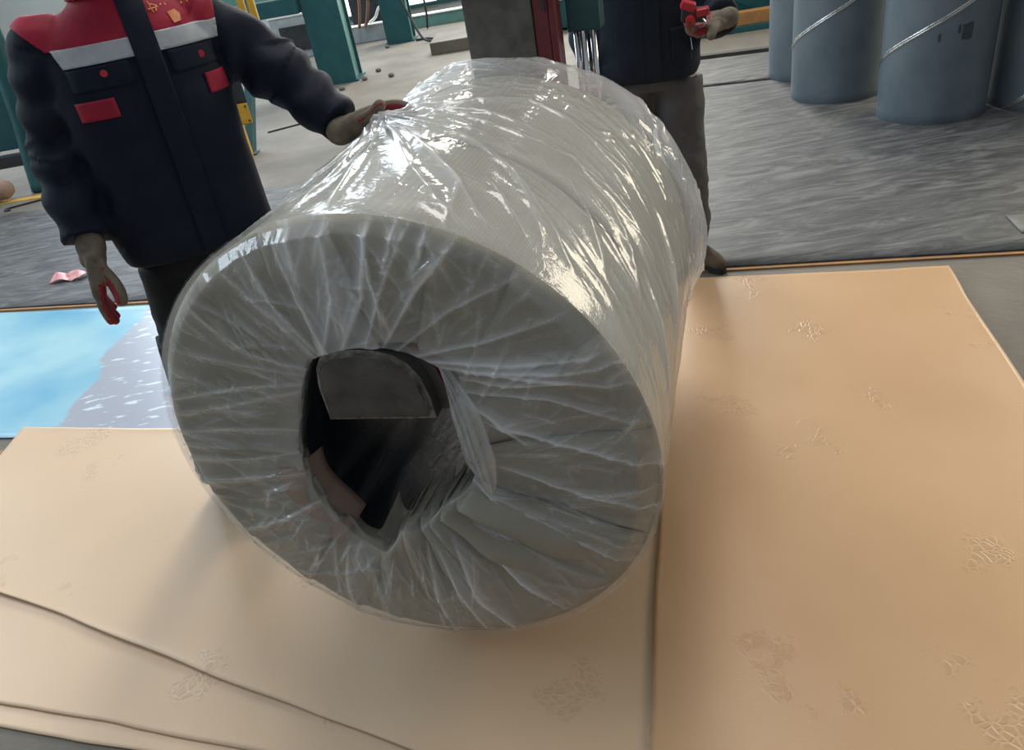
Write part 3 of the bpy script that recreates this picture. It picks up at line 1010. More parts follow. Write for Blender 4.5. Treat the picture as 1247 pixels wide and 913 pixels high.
def strip(name, pts, widths, mat, parent, amp=0.004, seed=0, side=Vector((0, -1, 0))):
    """long wrinkled film strip through pts"""
    pp = smooth_path(pts, 12)
    n = len(pp)
    ww = np.interp(np.linspace(0, len(widths) - 1, n), range(len(widths)), widths)
    P, Tn, _ = frame_path(pp)
    nv = 15
    V = []
    hzv = []
    r0 = np.random.default_rng(seed)
    ph = r0.uniform(0, 6, 4)
    for i in range(n):
        w = Tn[i].cross(side).normalized()
        for j in range(nv):
            f = j / (nv - 1) - 0.5
            k = abs(math.sin(f * 13 + ph[0] + 0.02 * i)) ** 0.6
            V.append(P[i] + w * (float(ww[i]) * f) + side * (amp * k + amp * 2 * math.cos(f * PI)))
            hzv.append(0.5 * (1 - k) + 0.2)
    return obj(name, grid_mesh(np.array([tuple(v) for v in V]), n, nv, attr=np.array(hzv)), mat, parent)


# film sheets pulled across the open bore and the bulging gather at its right lip
for k, (p0, p1, p2, w) in enumerate([((0.13, 0.05, 0.06), (-0.01, 0.12, -0.08), (-0.10, 0.03, -0.235), 0.05), ((0.05, 0.10, 0.08), (-0.07, 0.18, -0.07), (-0.17, 0.05, -0.18), 0.06), ((0.16, 0.04, -0.02), (0.05, 0.10, -0.12), (-0.03, 0.02, -0.225), 0.045), ((-0.05, 0.16, 0.07), (-0.13, 0.20, -0.02), (-0.20, 0.06, -0.10), 0.05), ((0.10, 0.12, 0.08), (0.02, 0.2, -0.05), (-0.06, 0.08, -0.23), 0.035)]):
    strip('film_strand', [Vector(p) + Vector((0, 0, CZ)) for p in (p0, p1, p2)], [0.0, w * 0.9, w * 1.1, w * 0.4], M['film_bore_dim'], coil, 0.006, k)
strip('film_gather', [Vector((0.150, -0.01, CZ + 0.245)), Vector((0.182, -0.035, CZ + 0.15)), Vector((0.197, -0.045, CZ + 0.04)), Vector((0.205, -0.03, CZ - 0.05))], [0.0, 0.06, 0.065, 0.0], M['film_end'], coil, 0.010, 9)

# ------------------------------------------------------------------ the lifting ram
ram = empty('lifting_ram', (CX, CY, 0.0), -AZ)
tag(ram, 'worn black and red steel lifting ram carrying the wrapped coil', 'lifting ram')
prof = [(-0.111, 0.120), (0.120, 0.129), (0.117, 0.175), (0.107, 0.222), (0.088, 0.252), (0.062, 0.270), (0.025, 0.280), (-0.02, 0.282), (-0.06, 0.278), (-0.088, 0.266), (-0.104, 0.240), (-0.112, 0.20)]
prof = [(x_, z_) for x_, z_ in prof]
bm = bmesh.new()
front = [bm.verts.new((x_, -0.045, CZ + z_)) for x_, z_ in prof]
back = [bm.verts.new((x_, -0.005, CZ + z_)) for x_, z_ in prof]
n = len(prof)
bm.faces.new(front)
bm.faces.new(back[::-1])
for i in range(n):
    bm.faces.new((front[i], back[i], back[(i + 1) % n], front[(i + 1) % n]))
bmesh.ops.recalc_face_normals(bm, faces=bm.faces)
fe = [e for e in bm.edges if e.verts[0] in front and e.verts[1] in front]
rb_ = bmesh.ops.bevel(bm, geom=fe, offset=0.010, segments=2, affect='EDGES')
for f in rb_['faces']:
    f.material_index = 1
me = bm_mesh(bm)
obj('ram_tip', me, [M['blacksteel'], M['wornedge']], ram)
bm = bmesh.new()
cxp = -0.02
pin = [(x_ + (0.022 if x_ > 0.05 else 0.006), 0.17 + (z_ - 0.17) * 0.97) for x_, z_ in prof]
front = [bm.verts.new((x_, -0.005, CZ + z_)) for x_, z_ in pin]
back = [bm.verts.new((x_, 1.42, CZ + z_)) for x_, z_ in pin]
bm.faces.new(front)
bm.faces.new(back[::-1])
for i in range(n):
    f = bm.faces.new((front[i], back[i], back[(i + 1) % n], front[(i + 1) % n]))
    f.material_index = 1 if i in (1, 2, 3, 4) else 0
obj('ram_beam', bm_mesh(bm), [M['blacksteel'], M['rambright']], ram)
obj('ram_post', box_mesh((-0.063, 1.47, 1.42), (0.225, 0.10, 2.7), bevel=0.006), M['blacksteel'], ram)
o = obj('side_channel', box_mesh((0.075, 1.49, 1.42), (0.048, 0.13, 2.7), bevel=0.004), M['redpaint'], ram)
o['label'] = 'red painted side channel'
obj('channel_rib', box_mesh((0.111, 1.47, 1.42), (0.022, 0.09, 2.7), bevel=0.004), M['redpaint'], ram)
obj('channel_slot', box_mesh((0.088, 1.423, 1.95), (0.010, 0.012, 1.4)), M['black'], ram)
for x_, r_ in ((0.155, 0.008), (0.178, 0.013), (0.212, 0.010)):
    bm = bmesh.new()
    add_limb(bm, [(x_, 1.56, 0.86), (x_, 1.56, 1.16)], [r_, r_], 14, round_end=False)
    obj('chrome_rod', bm_mesh(bm), M['chrome'], ram, smooth=True)
obj('rod_block', box_mesh((0.185, 1.60, 1.24), (0.11, 0.10, 0.16), bevel=0.006), M['teal'], ram)
obj('ram_foot', box_mesh((0.02, 1.55, 0.035), (0.5, 0.5, 0.07), bevel=0.006), M['blacksteel'], ram)

# ------------------------------------------------------------------ people
def hand_bm(bm, M4, side, curls, spread=0.0, thumb=(0.6, 0.75, 0.25), thumb_bend=0.35, grow=0.0, tl=1.0):
    """hand in its own frame: f = +X fingers, t = +Y thumb side, p = +Z palm normal; M4 places it"""
    def w(p):
        return M4 @ Vector(p)
    g = grow
    # palm as a flattened loft
    for yy in (-0.030, -0.010, 0.010, 0.030):
        add_limb(bm, [w((0.0, yy * 0.72, 0)), w((0.05, yy * 0.95, 0.001)), w((0.095, yy, 0.0))], [0.0175 + g, 0.0185 + g, 0.0145 + g], 10)
    add_limb(bm, [w((-0.035, 0, 0)), w((0.01, 0, 0))], [0.030 + g, 0.029 + g], 14, squash=0.85)
    add_limb(bm, [w((0.02, 0.022, 0.010)), w((0.055, 0.034, 0.012))], [0.018 + g, 0.015 + g], 10)
    lens = (0.070, 0.078, 0.073, 0.056)
    rad = (0.0098, 0.0102, 0.0096, 0.0086)
    for k in range(4):
        yy = 0.031 - 0.0207 * k
        c = curls[k]
        ang = 0.0
        p = Vector((0.095, yy, 0))
        pts = [p.copy()]
        dsp = spread * (1.5 - k)
        for j, fr_ in enumerate((0.45, 0.32, 0.23)):
            ang += c[j]
            L = lens[k] * fr_ * 1.08
            p = p + Vector((math.cos(ang) * L, dsp * L, math.sin(ang) * L))
            pts.append(p.copy())
        add_limb(bm, [w(q_) for q_ in pts], [rad[k] + g + 0.001, rad[k] + g + 0.0006, rad[k] + g, rad[k] + g - 0.0014], 12, smooth=3)
    d = Vector(thumb).normalized()
    p0 = Vector((0.022, 0.026, 0.006))
    p1 = p0 + d * 0.040 * tl
    ax = d.cross(Vector((0, -0.4, 1))).normalized()
    d2 = Matrix.Rotation(thumb_bend, 3, ax) @ d
    p2 = p1 + d2 * 0.032 * tl
    d3 = Matrix.Rotation(thumb_bend, 3, ax) @ d2
    p3 = p2 + d3 * 0.022 * tl
    add_limb(bm, [w(p0), w(p1), w(p2), w(p3)], [0.0165 + g, 0.0145 + g, 0.0140 + g, 0.0125 + g], 12, smooth=3)


def frame(origin, f, p):
    """matrix with X along f, Z along p (made square)"""
    f = Vector(f).normalized()
    p = Vector(p)
    p = (p - p.dot(f) * f).normalized()
    t_ = p.cross(f)
    m3 = Matrix((f, t_, p)).transposed()
    m4 = m3.to_4x4()
    m4.translation = Vector(origin)
    return m4


def mirror_t(m4):
    """flip the thumb side (left / right hand)"""
    return m4 @ Matrix.Diagonal((1, -1, 1, 1))


def glove(parent, M4, **kw):
    bm = bmesh.new()
    hand_bm(bm, M4, 1, grow=0.0028, **kw)
    # knitted cuff roll
    add_limb(bm, [M4 @ Vector((-0.030, 0, 0)), M4 @ Vector((-0.018, 0, 0))], [0.0355, 0.0355], 16, squash=0.9)
    me = remesh(bm, 0.0032, 3, 0.5)
    inv = M4.inverted()
    pz = (M4.to_3x3() @ Vector((0, 0, 1))).normalized()
    c = coords(me)
    me.materials.append(M['knit'])
    me.materials.append(M['latex'])
    idx = np.zeros(len(me.polygons), np.int32)
    for i, f in enumerate(me.polygons):
        l = inv @ Vector(f.center)
        s_ = f.normal.dot(pz)
        on_thumb = l.z > 0.021 and l.x < 0.125
        if (on_thumb and s_ < -0.2) or (not on_thumb and s_ > 0.05 and l.x > 0.025) or l.x > 0.162:
            idx[i] = 1
    me.polygons.foreach_set('material_index', idx)
    nn = displace(me, lambda q_: 0.0011 * wav(q_, 3, 3, 9.0))
    return obj('glove', nn, None, parent)


def region(me, planes, offset, thick, mat, parent, name, pred=None):
    """cut a cloth panel out of a garment mesh along clean planes and lay it just proud of it"""
    bm = bmesh.new()
    bm.from_mesh(me)
    for co, no in planes:
        g = bm.verts[:] + bm.edges[:] + bm.faces[:]
        bmesh.ops.bisect_plane(bm, geom=g, plane_co=co, plane_no=no, clear_outer=True)
    if pred:
        bmesh.ops.delete(bm, geom=[f for f in bm.faces if not pred(f.calc_center_median(), f.normal)], context='FACES')
    bm.normal_update()
    nr = [(v, v.normal.copy()) for v in bm.verts]
    for v, n_ in nr:
        v.co += n_ * offset
    m2 = bpy.data.meshes.new(name)
    bm.to_mesh(m2)
    bm.free()
    m2.polygons.foreach_set('use_smooth', [True] * len(m2.polygons))
    m2.materials.clear()
    o = obj(name, m2, mat, parent)
    so = o.modifiers.new('t', 'SOLIDIFY')
    so.thickness = thick
    so.offset = 1
    return o


def head_parts(root, body_bm, c, turn=0.0):
    """adds a head to the body mesh (c = centre of the skull) and returns a function that adds hair and eyes"""
    Rz = Matrix.Rotation(turn, 3, 'Z') @ Matrix.Rotation(0.30, 3, 'X')
    c = Vector(c)

    def w(x, y, z):
        return c + Rz @ Vector((x, y, z))
    add_ball(body_bm, w(0, 0.012, 0.02), (0.077, 0.096, 0.092), Rz, 24)
    add_ball(body_bm, w(0, -0.022, -0.045), (0.062, 0.070, 0.075), Rz, 24)
    add_ball(body_bm, w(0, -0.060, -0.098), (0.030, 0.026, 0.022), Rz)
    add_limb(body_bm, [w(0, -0.088, 0.008), w(0, -0.106, -0.028)], [0.009, 0.013], 12)
    for s_ in (-1, 1):
        add_ball(body_bm, w(s_ * 0.012, -0.098, -0.033), (0.009, 0.010, 0.008), Rz)
        add_ball(body_bm, w(s_ * 0.040, -0.068, -0.026), (0.024, 0.022, 0.018), Rz)
        add_ball(body_bm, w(s_ * 0.079, 0.012, -0.015), (0.010, 0.020, 0.031), Rz)
        add_ball(body_bm, w(s_ * 0.032, -0.083, 0.030), (0.024, 0.010, 0.007), Rz)
    add_limb(body_bm, [w(-0.020, -0.084, -0.060), w(0, -0.092, -0.058), w(0.020, -0.084, -0.060)], [0.004, 0.006, 0.004], 8)
    add_limb(body_bm, [w(-0.018, -0.082, -0.069), w(0, -0.090, -0.071), w(0.018, -0.082, -0.069)], [0.004, 0.006, 0.004], 8)

    def finish(body_obj):
        bm = bmesh.new()
        add_ball(bm, w(0, 0.018, 0.032), (0.085, 0.099, 0.094), Rz, 32)
        inv = Rz.inverted()
        dele = []
        for v in bm.verts:
            l = inv @ (v.co - c)
            if l.y < -0.045 and l.z < 0.075 or l.z < -0.045 or (l.y < -0.015 and l.z < 0.02):
                dele.append(v)
        bmesh.ops.delete(bm, geom=dele, context='VERTS')
        hm = bm_mesh(bm)
        displace(hm, lambda q_: 0.003 * wav(q_, 5, 3, 14))
        h_ = obj('hair', hm, M['hair'], root, smooth=True)
        so = h_.modifiers.new('t', 'SOLIDIFY')
        so.thickness = 0.008
        for s_ in (-1, 1):
            bm = bmesh.new()
            add_ball(bm, w(s_ * 0.031, -0.0775, 0.012), (0.0125, 0.0105, 0.0095), Rz, 16)
            e_ = obj('eye', bm_mesh(bm), M['eye'], root, smooth=True)
            bm = bmesh.new()
            add_ball(bm, w(s_ * 0.031, -0.0865, 0.011), (0.0055, 0.0025, 0.0055), Rz, 12)
            obj('iris', bm_mesh(bm), M['iris'], e_, smooth=True)
    return finish


def shoe(root, ankle, heading, mat, name='shoe'):
    """low work shoe; ankle = (x, y), heading = angle of the toe from -Y"""
    Rz = Matrix.Rotation(heading, 3, 'Z')
    ax = Vector((ankle[0], ankle[1], 0))

    def w(x, y, z):
        return ax + Rz @ Vector((x, y, z))
    bm = bmesh.new()
    add_limb(bm, [w(0, 0.055, 0.055), w(0, 0.0, 0.055), w(0, -0.07, 0.050), w(0, -0.14, 0.043), w(0, -0.175, 0.040)], [0.036, 0.042, 0.044, 0.042, 0.033], 18, smooth=3)
    add_limb(bm, [w(0, 0.02, 0.05), w(0, 0.025, 0.125)], [0.043, 0.046], 16)
    me = remesh(bm, 0.006, 4)
    c = coords(me).copy()
    c[:, 2] = np.maximum(c[:, 2], 0.022)
    set_coords(me, c)
    s_ = obj(name, me, mat, root)
    bm = bmesh.new()
    ol = []
    for i in range(28):
        a = 2 * PI * i / 28
        y_ = -0.062 + 0.150 * math.sin(a)
        wdt = 0.046 * (1.0 - 0.22 * math.sin(a) * (1 if math.sin(a) > 0 else 0.1))
        ol.append((wdt * math.copysign(abs(math.cos(a)) ** 0.8, math.cos(a)), y_))
    lo = [bm.verts.new(w(x_, y_, 0.001)) for x_, y_ in ol]
    hi = [bm.verts.new(w(x_ * 1.02, y_ * 1.0, 0.030)) for x_, y_ in ol]
    bm.faces.new(lo[::-1])
    bm.faces.new(hi)
    for i in range(28):
        bm.faces.new((lo[i], lo[(i + 1) % 28], hi[(i + 1) % 28], hi[i]))
    obj('sole', bm_mesh(bm), M['sole'], s_)
    bm = bmesh.new()
    for k in range(4):
        yy = -0.045 - 0.022 * k
        add_limb(bm, [w(-0.020, yy, 0.090 - 0.004 * k), w(0, yy - 0.004, 0.096 - 0.005 * k), w(0.020, yy, 0.090 - 0.004 * k)], [0.003] * 3, 6)
    obj('lace', bm_mesh(bm), M['sole'], s_)
    return s_


def make_person(name, loc, rz, spec):
    root = empty(name, loc, rz)
    S_ = spec
    # body, one continuous mesh
    bm = bmesh.new()
    neck_z = S_['neck']
    add_rings(bm, [(0, 0.0, 0.84, 0.145, 0.095, 0.85), (0, 0, 0.95, 0.15, 0.10, 0.85), (0, 0, 1.12, 0.135, 0.09, 0.85), (0, 0, 1.30, 0.155, 0.10, 0.85), (0, 0.01, 1.40, 0.15, 0.085, 0.85), (0, 0.015, 1.455, 0.085, 0.06, 1.0), (0, 0.012, 1.50, 0.056, 0.056, 1.0)])
    add_limb(bm, [(0, 0.012, 1.46), (0, 0.0, neck_z + 0.06)], [0.056, 0.054], 16)
    for arm in S_['arms']:
        add_limb(bm, [arm['pts'][0], arm['pts'][1], arm['pts'][2]], [0.052, 0.042, 0.022], 14, smooth=4)
        hand_bm(bm, arm['M'], 1, grow=-0.004, **arm['hand'])
    for lg in S_['legs']:
        add_limb(bm, lg, [0.082, 0.056, 0.032], 16, smooth=4)
        f_ = Vector(lg[2])
        add_limb(bm, [f_ + Vector((0, 0.0, -0.02)), f_ + Vector((0, -0.035, -0.048))], [0.026, 0.020], 10)
    fin = head_parts(root, bm, (0, -0.015, neck_z + 0.155), S_.get('turn', 0.0))
    body = obj('body', remesh(bm, 0.0075, 3), M['skin'], root)
    fin(body)
    # trousers
    bm = bmesh.new()
    add_rings(bm, [(0, 0.0, 0.82, 0.165, 0.118, 0.85), (0, 0, 0.90, 0.172, 0.122, 0.85), (0, 0, 1.02, 0.168, 0.118, 0.85)])
    for lg in S_['legs']:
        a, b, c = [Vector(v) for v in lg]
        add_limb(bm, [a, b, c + Vector((0, 0, 0.0))], S_['leg_r'], 22, smooth=6, round_end=False)
    me = remesh(bm, 0.0085, 4)
    displace(me, lambda q_: 0.009 * wav(q_ * np.array([1, 1, 1.6]), 12, 3, 3.6) * np.clip((0.95 - q_[:, 2]) * 3, 0.25, 1))
    tr = obj('trousers', me, S_['trouser_mat'], root)
    # jacket
    bm = bmesh.new()
    add_rings(bm, S_['torso'], 40)
    for arm in S_['arms']:
        a, b, c = [Vector(v) for v in arm['pts']]
        d = (c - b).normalized()
        add_limb(bm, [a, b, c - d * 0.02], S_['sleeve_r'], 22, smooth=7, round_end=False)
        add_limb(bm, [a + Vector((0, 0, -0.01)), a], [0.085, 0.088], 18)
    me = remesh(bm, 0.0075, 5)
    arms = [[Vector(v) for v in arm['pts']] for arm in S_['arms']]

    def folds(q_):
        out = 0.004 * wav(q_ * np.array([1.0, 1.0, 0.8]), 22, 3, 2.6)
        for (a, b, c) in arms:
            for p0, p1 in ((a, b), (b, c)):
                A0, A1 = np.array(p0), np.array(p1)
                ab = A1 - A0
                k = ((q_ - A0) @ ab) / (ab @ ab)
                d = np.linalg.norm(q_ - A0 - np.clip(k, 0, 1)[:, None] * ab, axis=1)
                m_ = np.clip((0.12 - d) / 0.04, 0, 1) * (k > -0.05) * (k < 1.05)
                ph = wav(q_, 31, 2, 2.0)
                out = out + m_ * 0.0065 * np.sin(k * 15 + 1.6 * ph + 2.0 * np.sin(q_[:, 0] * 30))
        return out
    displace(me, folds)
    jk = obj('jacket', me, S_['jacket_mat'], root)
    bvh = BVHTree.FromPolygons([v.co.copy() for v in me.vertices], [tuple(f.vertices) for f in me.polygons])

    def front(x, z):
        h_ = bvh.ray_cast(Vector((x, -1.5, z)), Vector((0, 1, 0)))
        return h_[0], h_[1]

    def patch(nm, x0, x1, z0, z1, off, mat, n=8):
        """small cloth patch laid on the jacket front"""
        V = []
        for i in range(n + 1):
            for j in range(n + 1):
                p, nn = front(x0 + (x1 - x0) * i / n, z0 + (z1 - z0) * j / n)
                V.append(tuple(p + Vector((0, -off, 0))))
        m_ = grid_mesh(np.array(V), n + 1, n + 1)
        o_ = obj(nm, m_, mat, jk)
        so = o_.modifiers.new('t', 'SOLIDIFY')
        so.thickness = 0.0025
        so.offset = 0
        return o_

    def button(x, z, r_=0.0095):
        p, nn = front(x, z)
        bm = bmesh.new()
        M4 = frame(p + Vector((0, -0.004, 0)), (1, 0, 0), nn)
        bmesh.ops.create_cone(bm, cap_ends=True, segments=20, radius1=r_, radius2=r_ * 0.8, depth=0.006, matrix=M4)
        return obj('button', bm_mesh(bm), M['redplastic'], jk)
    return dict(root=root, jacket=jk, jmesh=me, patch=patch, button=button, front=front, trousers=tr)


PX, NX = Vector((1, 0, 0)), Vector((-1, 0, 0))
PZ, NZ = Vector((0, 0, 1)), Vector((0, 0, -1))

# man at the left
gR = frame((-0.266, -0.088, 0.966), (-0.24, -0.07, -1.0), (1.0, -0.02, -0.24))     # hanging right hand
# thumb must look towards the camera: t = p x f
gL = frame((0.432, -0.236, 1.132), (0.80, -0.22, 0.17), (0.40, -0.62, -0.68))
c_rel = [(0.10, 0.16, 0.12), (0.16, 0.20, 0.14), (0.20, 0.24, 0.16), (0.24, 0.26, 0.2)]
c_flat = [(0.30, 0.35, 0.25), (0.34, 0.36, 0.25), (0.38, 0.4, 0.3), (0.42, 0.42, 0.3)]
hR = dict(curls=c_rel, thumb=(0.80, 0.26, 0.62), thumb_bend=-0.26, tl=1.12)
hL = dict(curls=c_flat, spread=0.10, thumb=(0.75, 0.6, 0.25), thumb_bend=-0.2)
gRm = gR if (gR.to_3x3() @ Vector((0, 1, 0))).y < 0 else mirror_t(gR)
gLm = gL
spec1 = dict(
    neck=1.53,
    arms=[dict(pts=[(-0.165, 0.03, 1.42), (-0.232, 0.035, 1.20), (-0.262, -0.085, 0.985)], M=gRm, hand=hR),
          dict(pts=[(0.170, 0.03, 1.42), (0.335, -0.02, 1.270), (0.422, -0.222, 1.128)], M=gLm, hand=hL)],
    legs=[[(-0.085, 0.0, 0.86), (-0.145, -0.01, 0.50), (-0.21, 0.07, 0.10)], [(0.075, 0.0, 0.86), (0.085, 0.02, 0.50), (0.07, 0.06, 0.10)]],
    leg_r=[0.105, 0.082, 0.072], trouser_mat=M['blacktrouser'], jacket_mat=M['navy'],
    sleeve_r=[0.092, 0.080, 0.058],
    torso=[(-0.005, 0, 0.895, 0.198, 0.148, 0.8), (-0.005, 0, 0.93, 0.205, 0.152, 0.8), (0, 0, 1.10, 0.200, 0.148, 0.8), (0, 0, 1.28, 0.205, 0.145, 0.8), (0, 0.005, 1.38, 0.205, 0.130, 0.8), (0, 0.01, 1.44, 0.185, 0.112, 0.82), (0, 0.012, 1.485, 0.135, 0.092, 0.9), (0, 0.012, 1.51, 0.088, 0.080, 1.0), (0, 0.010, 1.565, 0.078, 0.078, 1.0)])
p1 = make_person('person', (-0.78, 2.075, 0.0), 0.392, spec1)
tag(p1['root'], 'person in navy work jacket with red shoulders, resting a gloved hand on the coil', 'person')
for ax_, hd in (((-0.215, 0.075), 0.35), ((0.07, 0.06), 0.15)):
    shoe(p1['root'], ax_, hd, M['greenshoe'])
glove(p1['root'], gRm, **hR)
glove(p1['root'], gLm, **hL)
jm, jk = p1['jmesh'], p1['jacket']
arm_l = ((-0.172, 0, 1.43), (-1.0, 0, 0.55))
arm_r = ((0.222, 0, 1.43), (1.0, 0, 0.10))
o = region(jm, [((0, 0, 1.425), (0, 0, -1)), ((-0.172, 0, 1.425), (-1.0, 0, -0.80)), ((0.215, 0, 1.425), (1.0, 0, -0.15)), ((0, 0, 1.535), (0, 0, 1))], 0.0015, 0.003, M['redcloth'], jk, 'yoke')
o['label'] = 'red shoulder yoke'
o = region(jm, [((0, 0, 1.386), (0, 0, -1)), ((0, 0, 1.426), (0, 0, 1)), ((-0.160, 0, 1.425), (-1.0, 0, -0.3)), ((0.215, 0, 1.425), (1.0, 0, -0.15))], 0.0025, 0.003, M['reflect'], jk, 'reflective_strip')
o['label'] = 'grey reflective strip'
region(jm, [((0.0, 0, 1.2), (-1, 0, 0.03)), ((0.058, 0, 1.2), (1, 0, -0.03)), ((0, 0, 1.53), (0, 0, 1)), ((0, 0, 0.905), (0, 0, -1)), ((0, 0, 0), (0, 1, 0))], 0.005, 0.004, M['navy'], jk, 'placket')
region(jm, [((0, 0, 1.515), (0, 0, -1))], 0.004, 0.006, M['redcloth'], jk, 'collar')
for x0, x1 in ((-0.15, -0.012), (0.075, 0.19)):
    p1['patch']('pocket_flap', x0, x1, 1.335, 1.384, 0.0035, M['navy'])
p1['button'](-0.072, 1.366)
p1['button'](0.150, 1.360)
p1['button'](0.028, 0.918)
o = p1['patch']('pocket_tag', -0.158, -0.072, 1.272, 1.314, 0.003, M['redcloth'])
o['label'] = 'red pocket tag'
o = p1['patch']('pocket_tag', 0.142, 0.196, 1.272, 1.318, 0.003, M['redcloth'])
o['label'] = 'red pocket tag'
# gold emblem and the gold characters above it on the wearer's left chest
gx, gz = 0.125, 1.448
for poly in ([(-0.014, 0.012), (0.006, 0.015), (0.014, 0.004), (0.010, -0.010), (-0.008, -0.012)],):
    V = []
    for x_, z_ in poly:
        p, nn = p1['front'](gx + x_, gz + z_)
        V.append(p + Vector((0, -0.0105, 0)))
    bm = bmesh.new()
    lo = [bm.verts.new(v) for v in V]
    hi = [bm.verts.new(v + Vector((0, 0.003, 0))) for v in V]
    bm.faces.new(lo)
    bm.faces.new(hi[::-1])
    for i in range(len(V)):
        bm.faces.new((lo[i], lo[(i + 1) % len(V)], hi[(i + 1) % len(V)], hi[i]))
    o = obj('emblem', bm_mesh(bm), M['gold'], jk)
    o['label'] = 'small gold emblem'
STR = [(-0.052, 0.024, -0.030, 0.026), (-0.046, 0.034, -0.034, 0.030), (-0.044, 0.018, -0.048, 0.040), (-0.036, 0.019, -0.026, 0.042), (-0.034, 0.042, -0.046, 0.046), (-0.022, 0.028, -0.014, 0.046), (-0.010, 0.026, -0.018, 0.046), (-0.024, 0.044, -0.006, 0.042), (0.024, 0.030, 0.046, 0.036), (0.028, 0.022, 0.032, 0.050), (0.042, 0.024, 0.038, 0.050), (0.022, 0.044, 0.048, 0.048)]
bm = bmesh.new()
for x0, z0, x1, z1 in STR:
    a_, _ = p1['front'](gx + x0, gz + z0)
    b_, _ = p1['front'](gx + x1, gz + z1)
    add_limb(bm, [a_ + Vector((0, -0.0065, 0)), b_ + Vector((0, -0.0065, 0))], [0.0022, 0.0022], 6)
o = obj('chest_lettering', bm_mesh(bm), M['gold'], jk)
o['label'] = 'gold characters on the chest'
# cargo pocket on the trouser leg
bm = bmesh.new()
add_box(bm, (-0.215, -0.035, 0.585), (0.03, 0.11, 0.16), Matrix.Rotation(0.12, 3, 'Y'), 0.008)
obj('cargo_pocket', bm_mesh(bm), M['blacktrouser'], p1['trousers'])

# man behind the coil
hp = frame((0.262, -0.30, 1.085), (-0.93, -0.25, -0.10), (-0.15, -0.55, 0.80))
hpm = hp
hq = frame((-0.235, -0.06, 0.92), (0.05, -0.1, -1), (0.95, -0.2, 0))
hqm = hq if (hq.to_3x3() @ Vector((0, 1, 0))).y < 0 else mirror_t(hq)
c_grip = [(0.55, 0.65, 0.4), (0.75, 0.75, 0.5), (0.7, 0.75, 0.5), (0.6, 0.7, 0.5)]
h2 = dict(curls=c_grip, thumb=(0.55, 0.65, 0.5), thumb_bend=-0.3)
spec2 = dict(
    neck=1.52, turn=0.3,
    arms=[dict(pts=[(-0.165, 0.03, 1.42), (-0.225, 0.03, 1.18), (-0.235, -0.06, 0.945)], M=hqm, hand=hR),
          dict(pts=[(0.165, 0.03, 1.42), (0.245, 0.02, 1.085), (0.272, -0.285, 1.09)], M=hpm, hand=h2)],
    legs=[[(-0.085, 0.0, 0.86), (-0.10, -0.02, 0.50), (-0.11, 0.02, 0.10)], [(0.105, 0.0, 0.84), (0.135, -0.02, 0.50), (0.155, 0.04, 0.10)]],
    leg_r=[0.112, 0.090, 0.074], trouser_mat=M['greytrouser'], jacket_mat=M['navy2'],
    sleeve_r=[0.090, 0.082, 0.056],
    torso=[(0, 0, 0.865, 0.190, 0.150, 0.8), (0, 0, 0.90, 0.205, 0.158, 0.8), (0, 0, 1.10, 0.212, 0.155, 0.8), (0, 0, 1.28, 0.208, 0.148, 0.8), (0, 0.005, 1.38, 0.205, 0.130, 0.8), (0, 0.01, 1.44, 0.185, 0.112, 0.82), (0, 0.012, 1.48, 0.135, 0.092, 0.9), (0, 0.012, 1.505, 0.088, 0.080, 1.0), (0, 0.010, 1.555, 0.078, 0.078, 1.0)])
p2 = make_person('person', (0.775, 3.22, 0.0), -0.235, spec2)
tag(p2['root'], 'person in dark jacket and grey trousers behind the coil, holding a red tool', 'person')
shoe(p2['root'], (-0.11, 0.02), -0.15, M['brownshoe'])
shoe(p2['root'], (0.170, 0.06), 0.55, M['brownshoe'])
glove(p2['root'], hpm, **h2)
glove(p2['root'], hqm, **hR)
jm2, jk2 = p2['jmesh'], p2['jacket']
region(jm2, [((-0.005, 0, 1.2), (-1, 0, 0)), ((0.05, 0, 1.2), (1, 0, 0)), ((0, 0, 1.53), (0, 0, 1)), ((0, 0, 0.88), (0, 0, -1)), ((0, 0, 0), (0, 1, 0))], 0.004, 0.004, M['navy2'], jk2, 'placket')
region(jm2, [((0, 0, 1.425), (0, 0, -1)), ((-0.172, 0, 1.425), (-1.0, 0, -0.5)), ((0.172, 0, 1.425), (1.0, 0, -0.5)), ((0, 0, 1.53), (0, 0, 1))], 0.0015, 0.003, M['redcloth'], jk2, 'yoke')
p2['button'](0.028, 0.885)
p2['patch']('pocket_flap', 0.09, 0.17, 0.93, 1.06, 0.003, M['navy2'])
p, nn = p2['front'](0.165, 0.99)
bm = bmesh.new()
add_limb(bm, [p + Vector((0, -0.008, 0.02)), p + Vector((0.004, -0.010, -0.02))], [0.0025, 0.0035], 8)
obj('zip_pull', bm_mesh(bm), M['chrome'], jk2)

# red and black hand tool held by the man behind
tool = empty('strapping_tool', (0, 0, 0), 0)
Mw = Matrix.Translation((0.775, 3.22, 0.0)) @ Matrix.Rotation(-0.235, 4, 'Z')
tb = Mw @ Vector((0.165, -0.365, 1.125))
tool.location = tb
tool.rotation_euler = (0.15, 0.1, -0.235)
tag(tool, 'small red and black hand tool held in a glove above the coil', 'tool')
obj('tool_body', box_mesh((0.0, 0.0, 0.0), (0.085, 0.05, 0.042), bevel=0.006), M['black'], tool)
bm = bmesh.new()
add_limb(bm, [(-0.012, -0.034, -0.012), (-0.012, 0.0, 0.0)], [0.017, 0.017], 18, round_end=False)
obj('red_knob', bm_mesh(bm), M['redplastic'], tool)
obj('red_handle', box_mesh((-0.022, -0.005, 0.032), (0.05, 0.042, 0.028), Matrix.Rotation(0.3, 3, 'Y'), 0.006), M['redplastic'], tool)
obj('red_lever', box_mesh((0.028, -0.016, 0.014), (0.044, 0.034, 0.024), Matrix.Rotation(-0.2, 3, 'Y'), 0.005), M['redplastic'], tool)
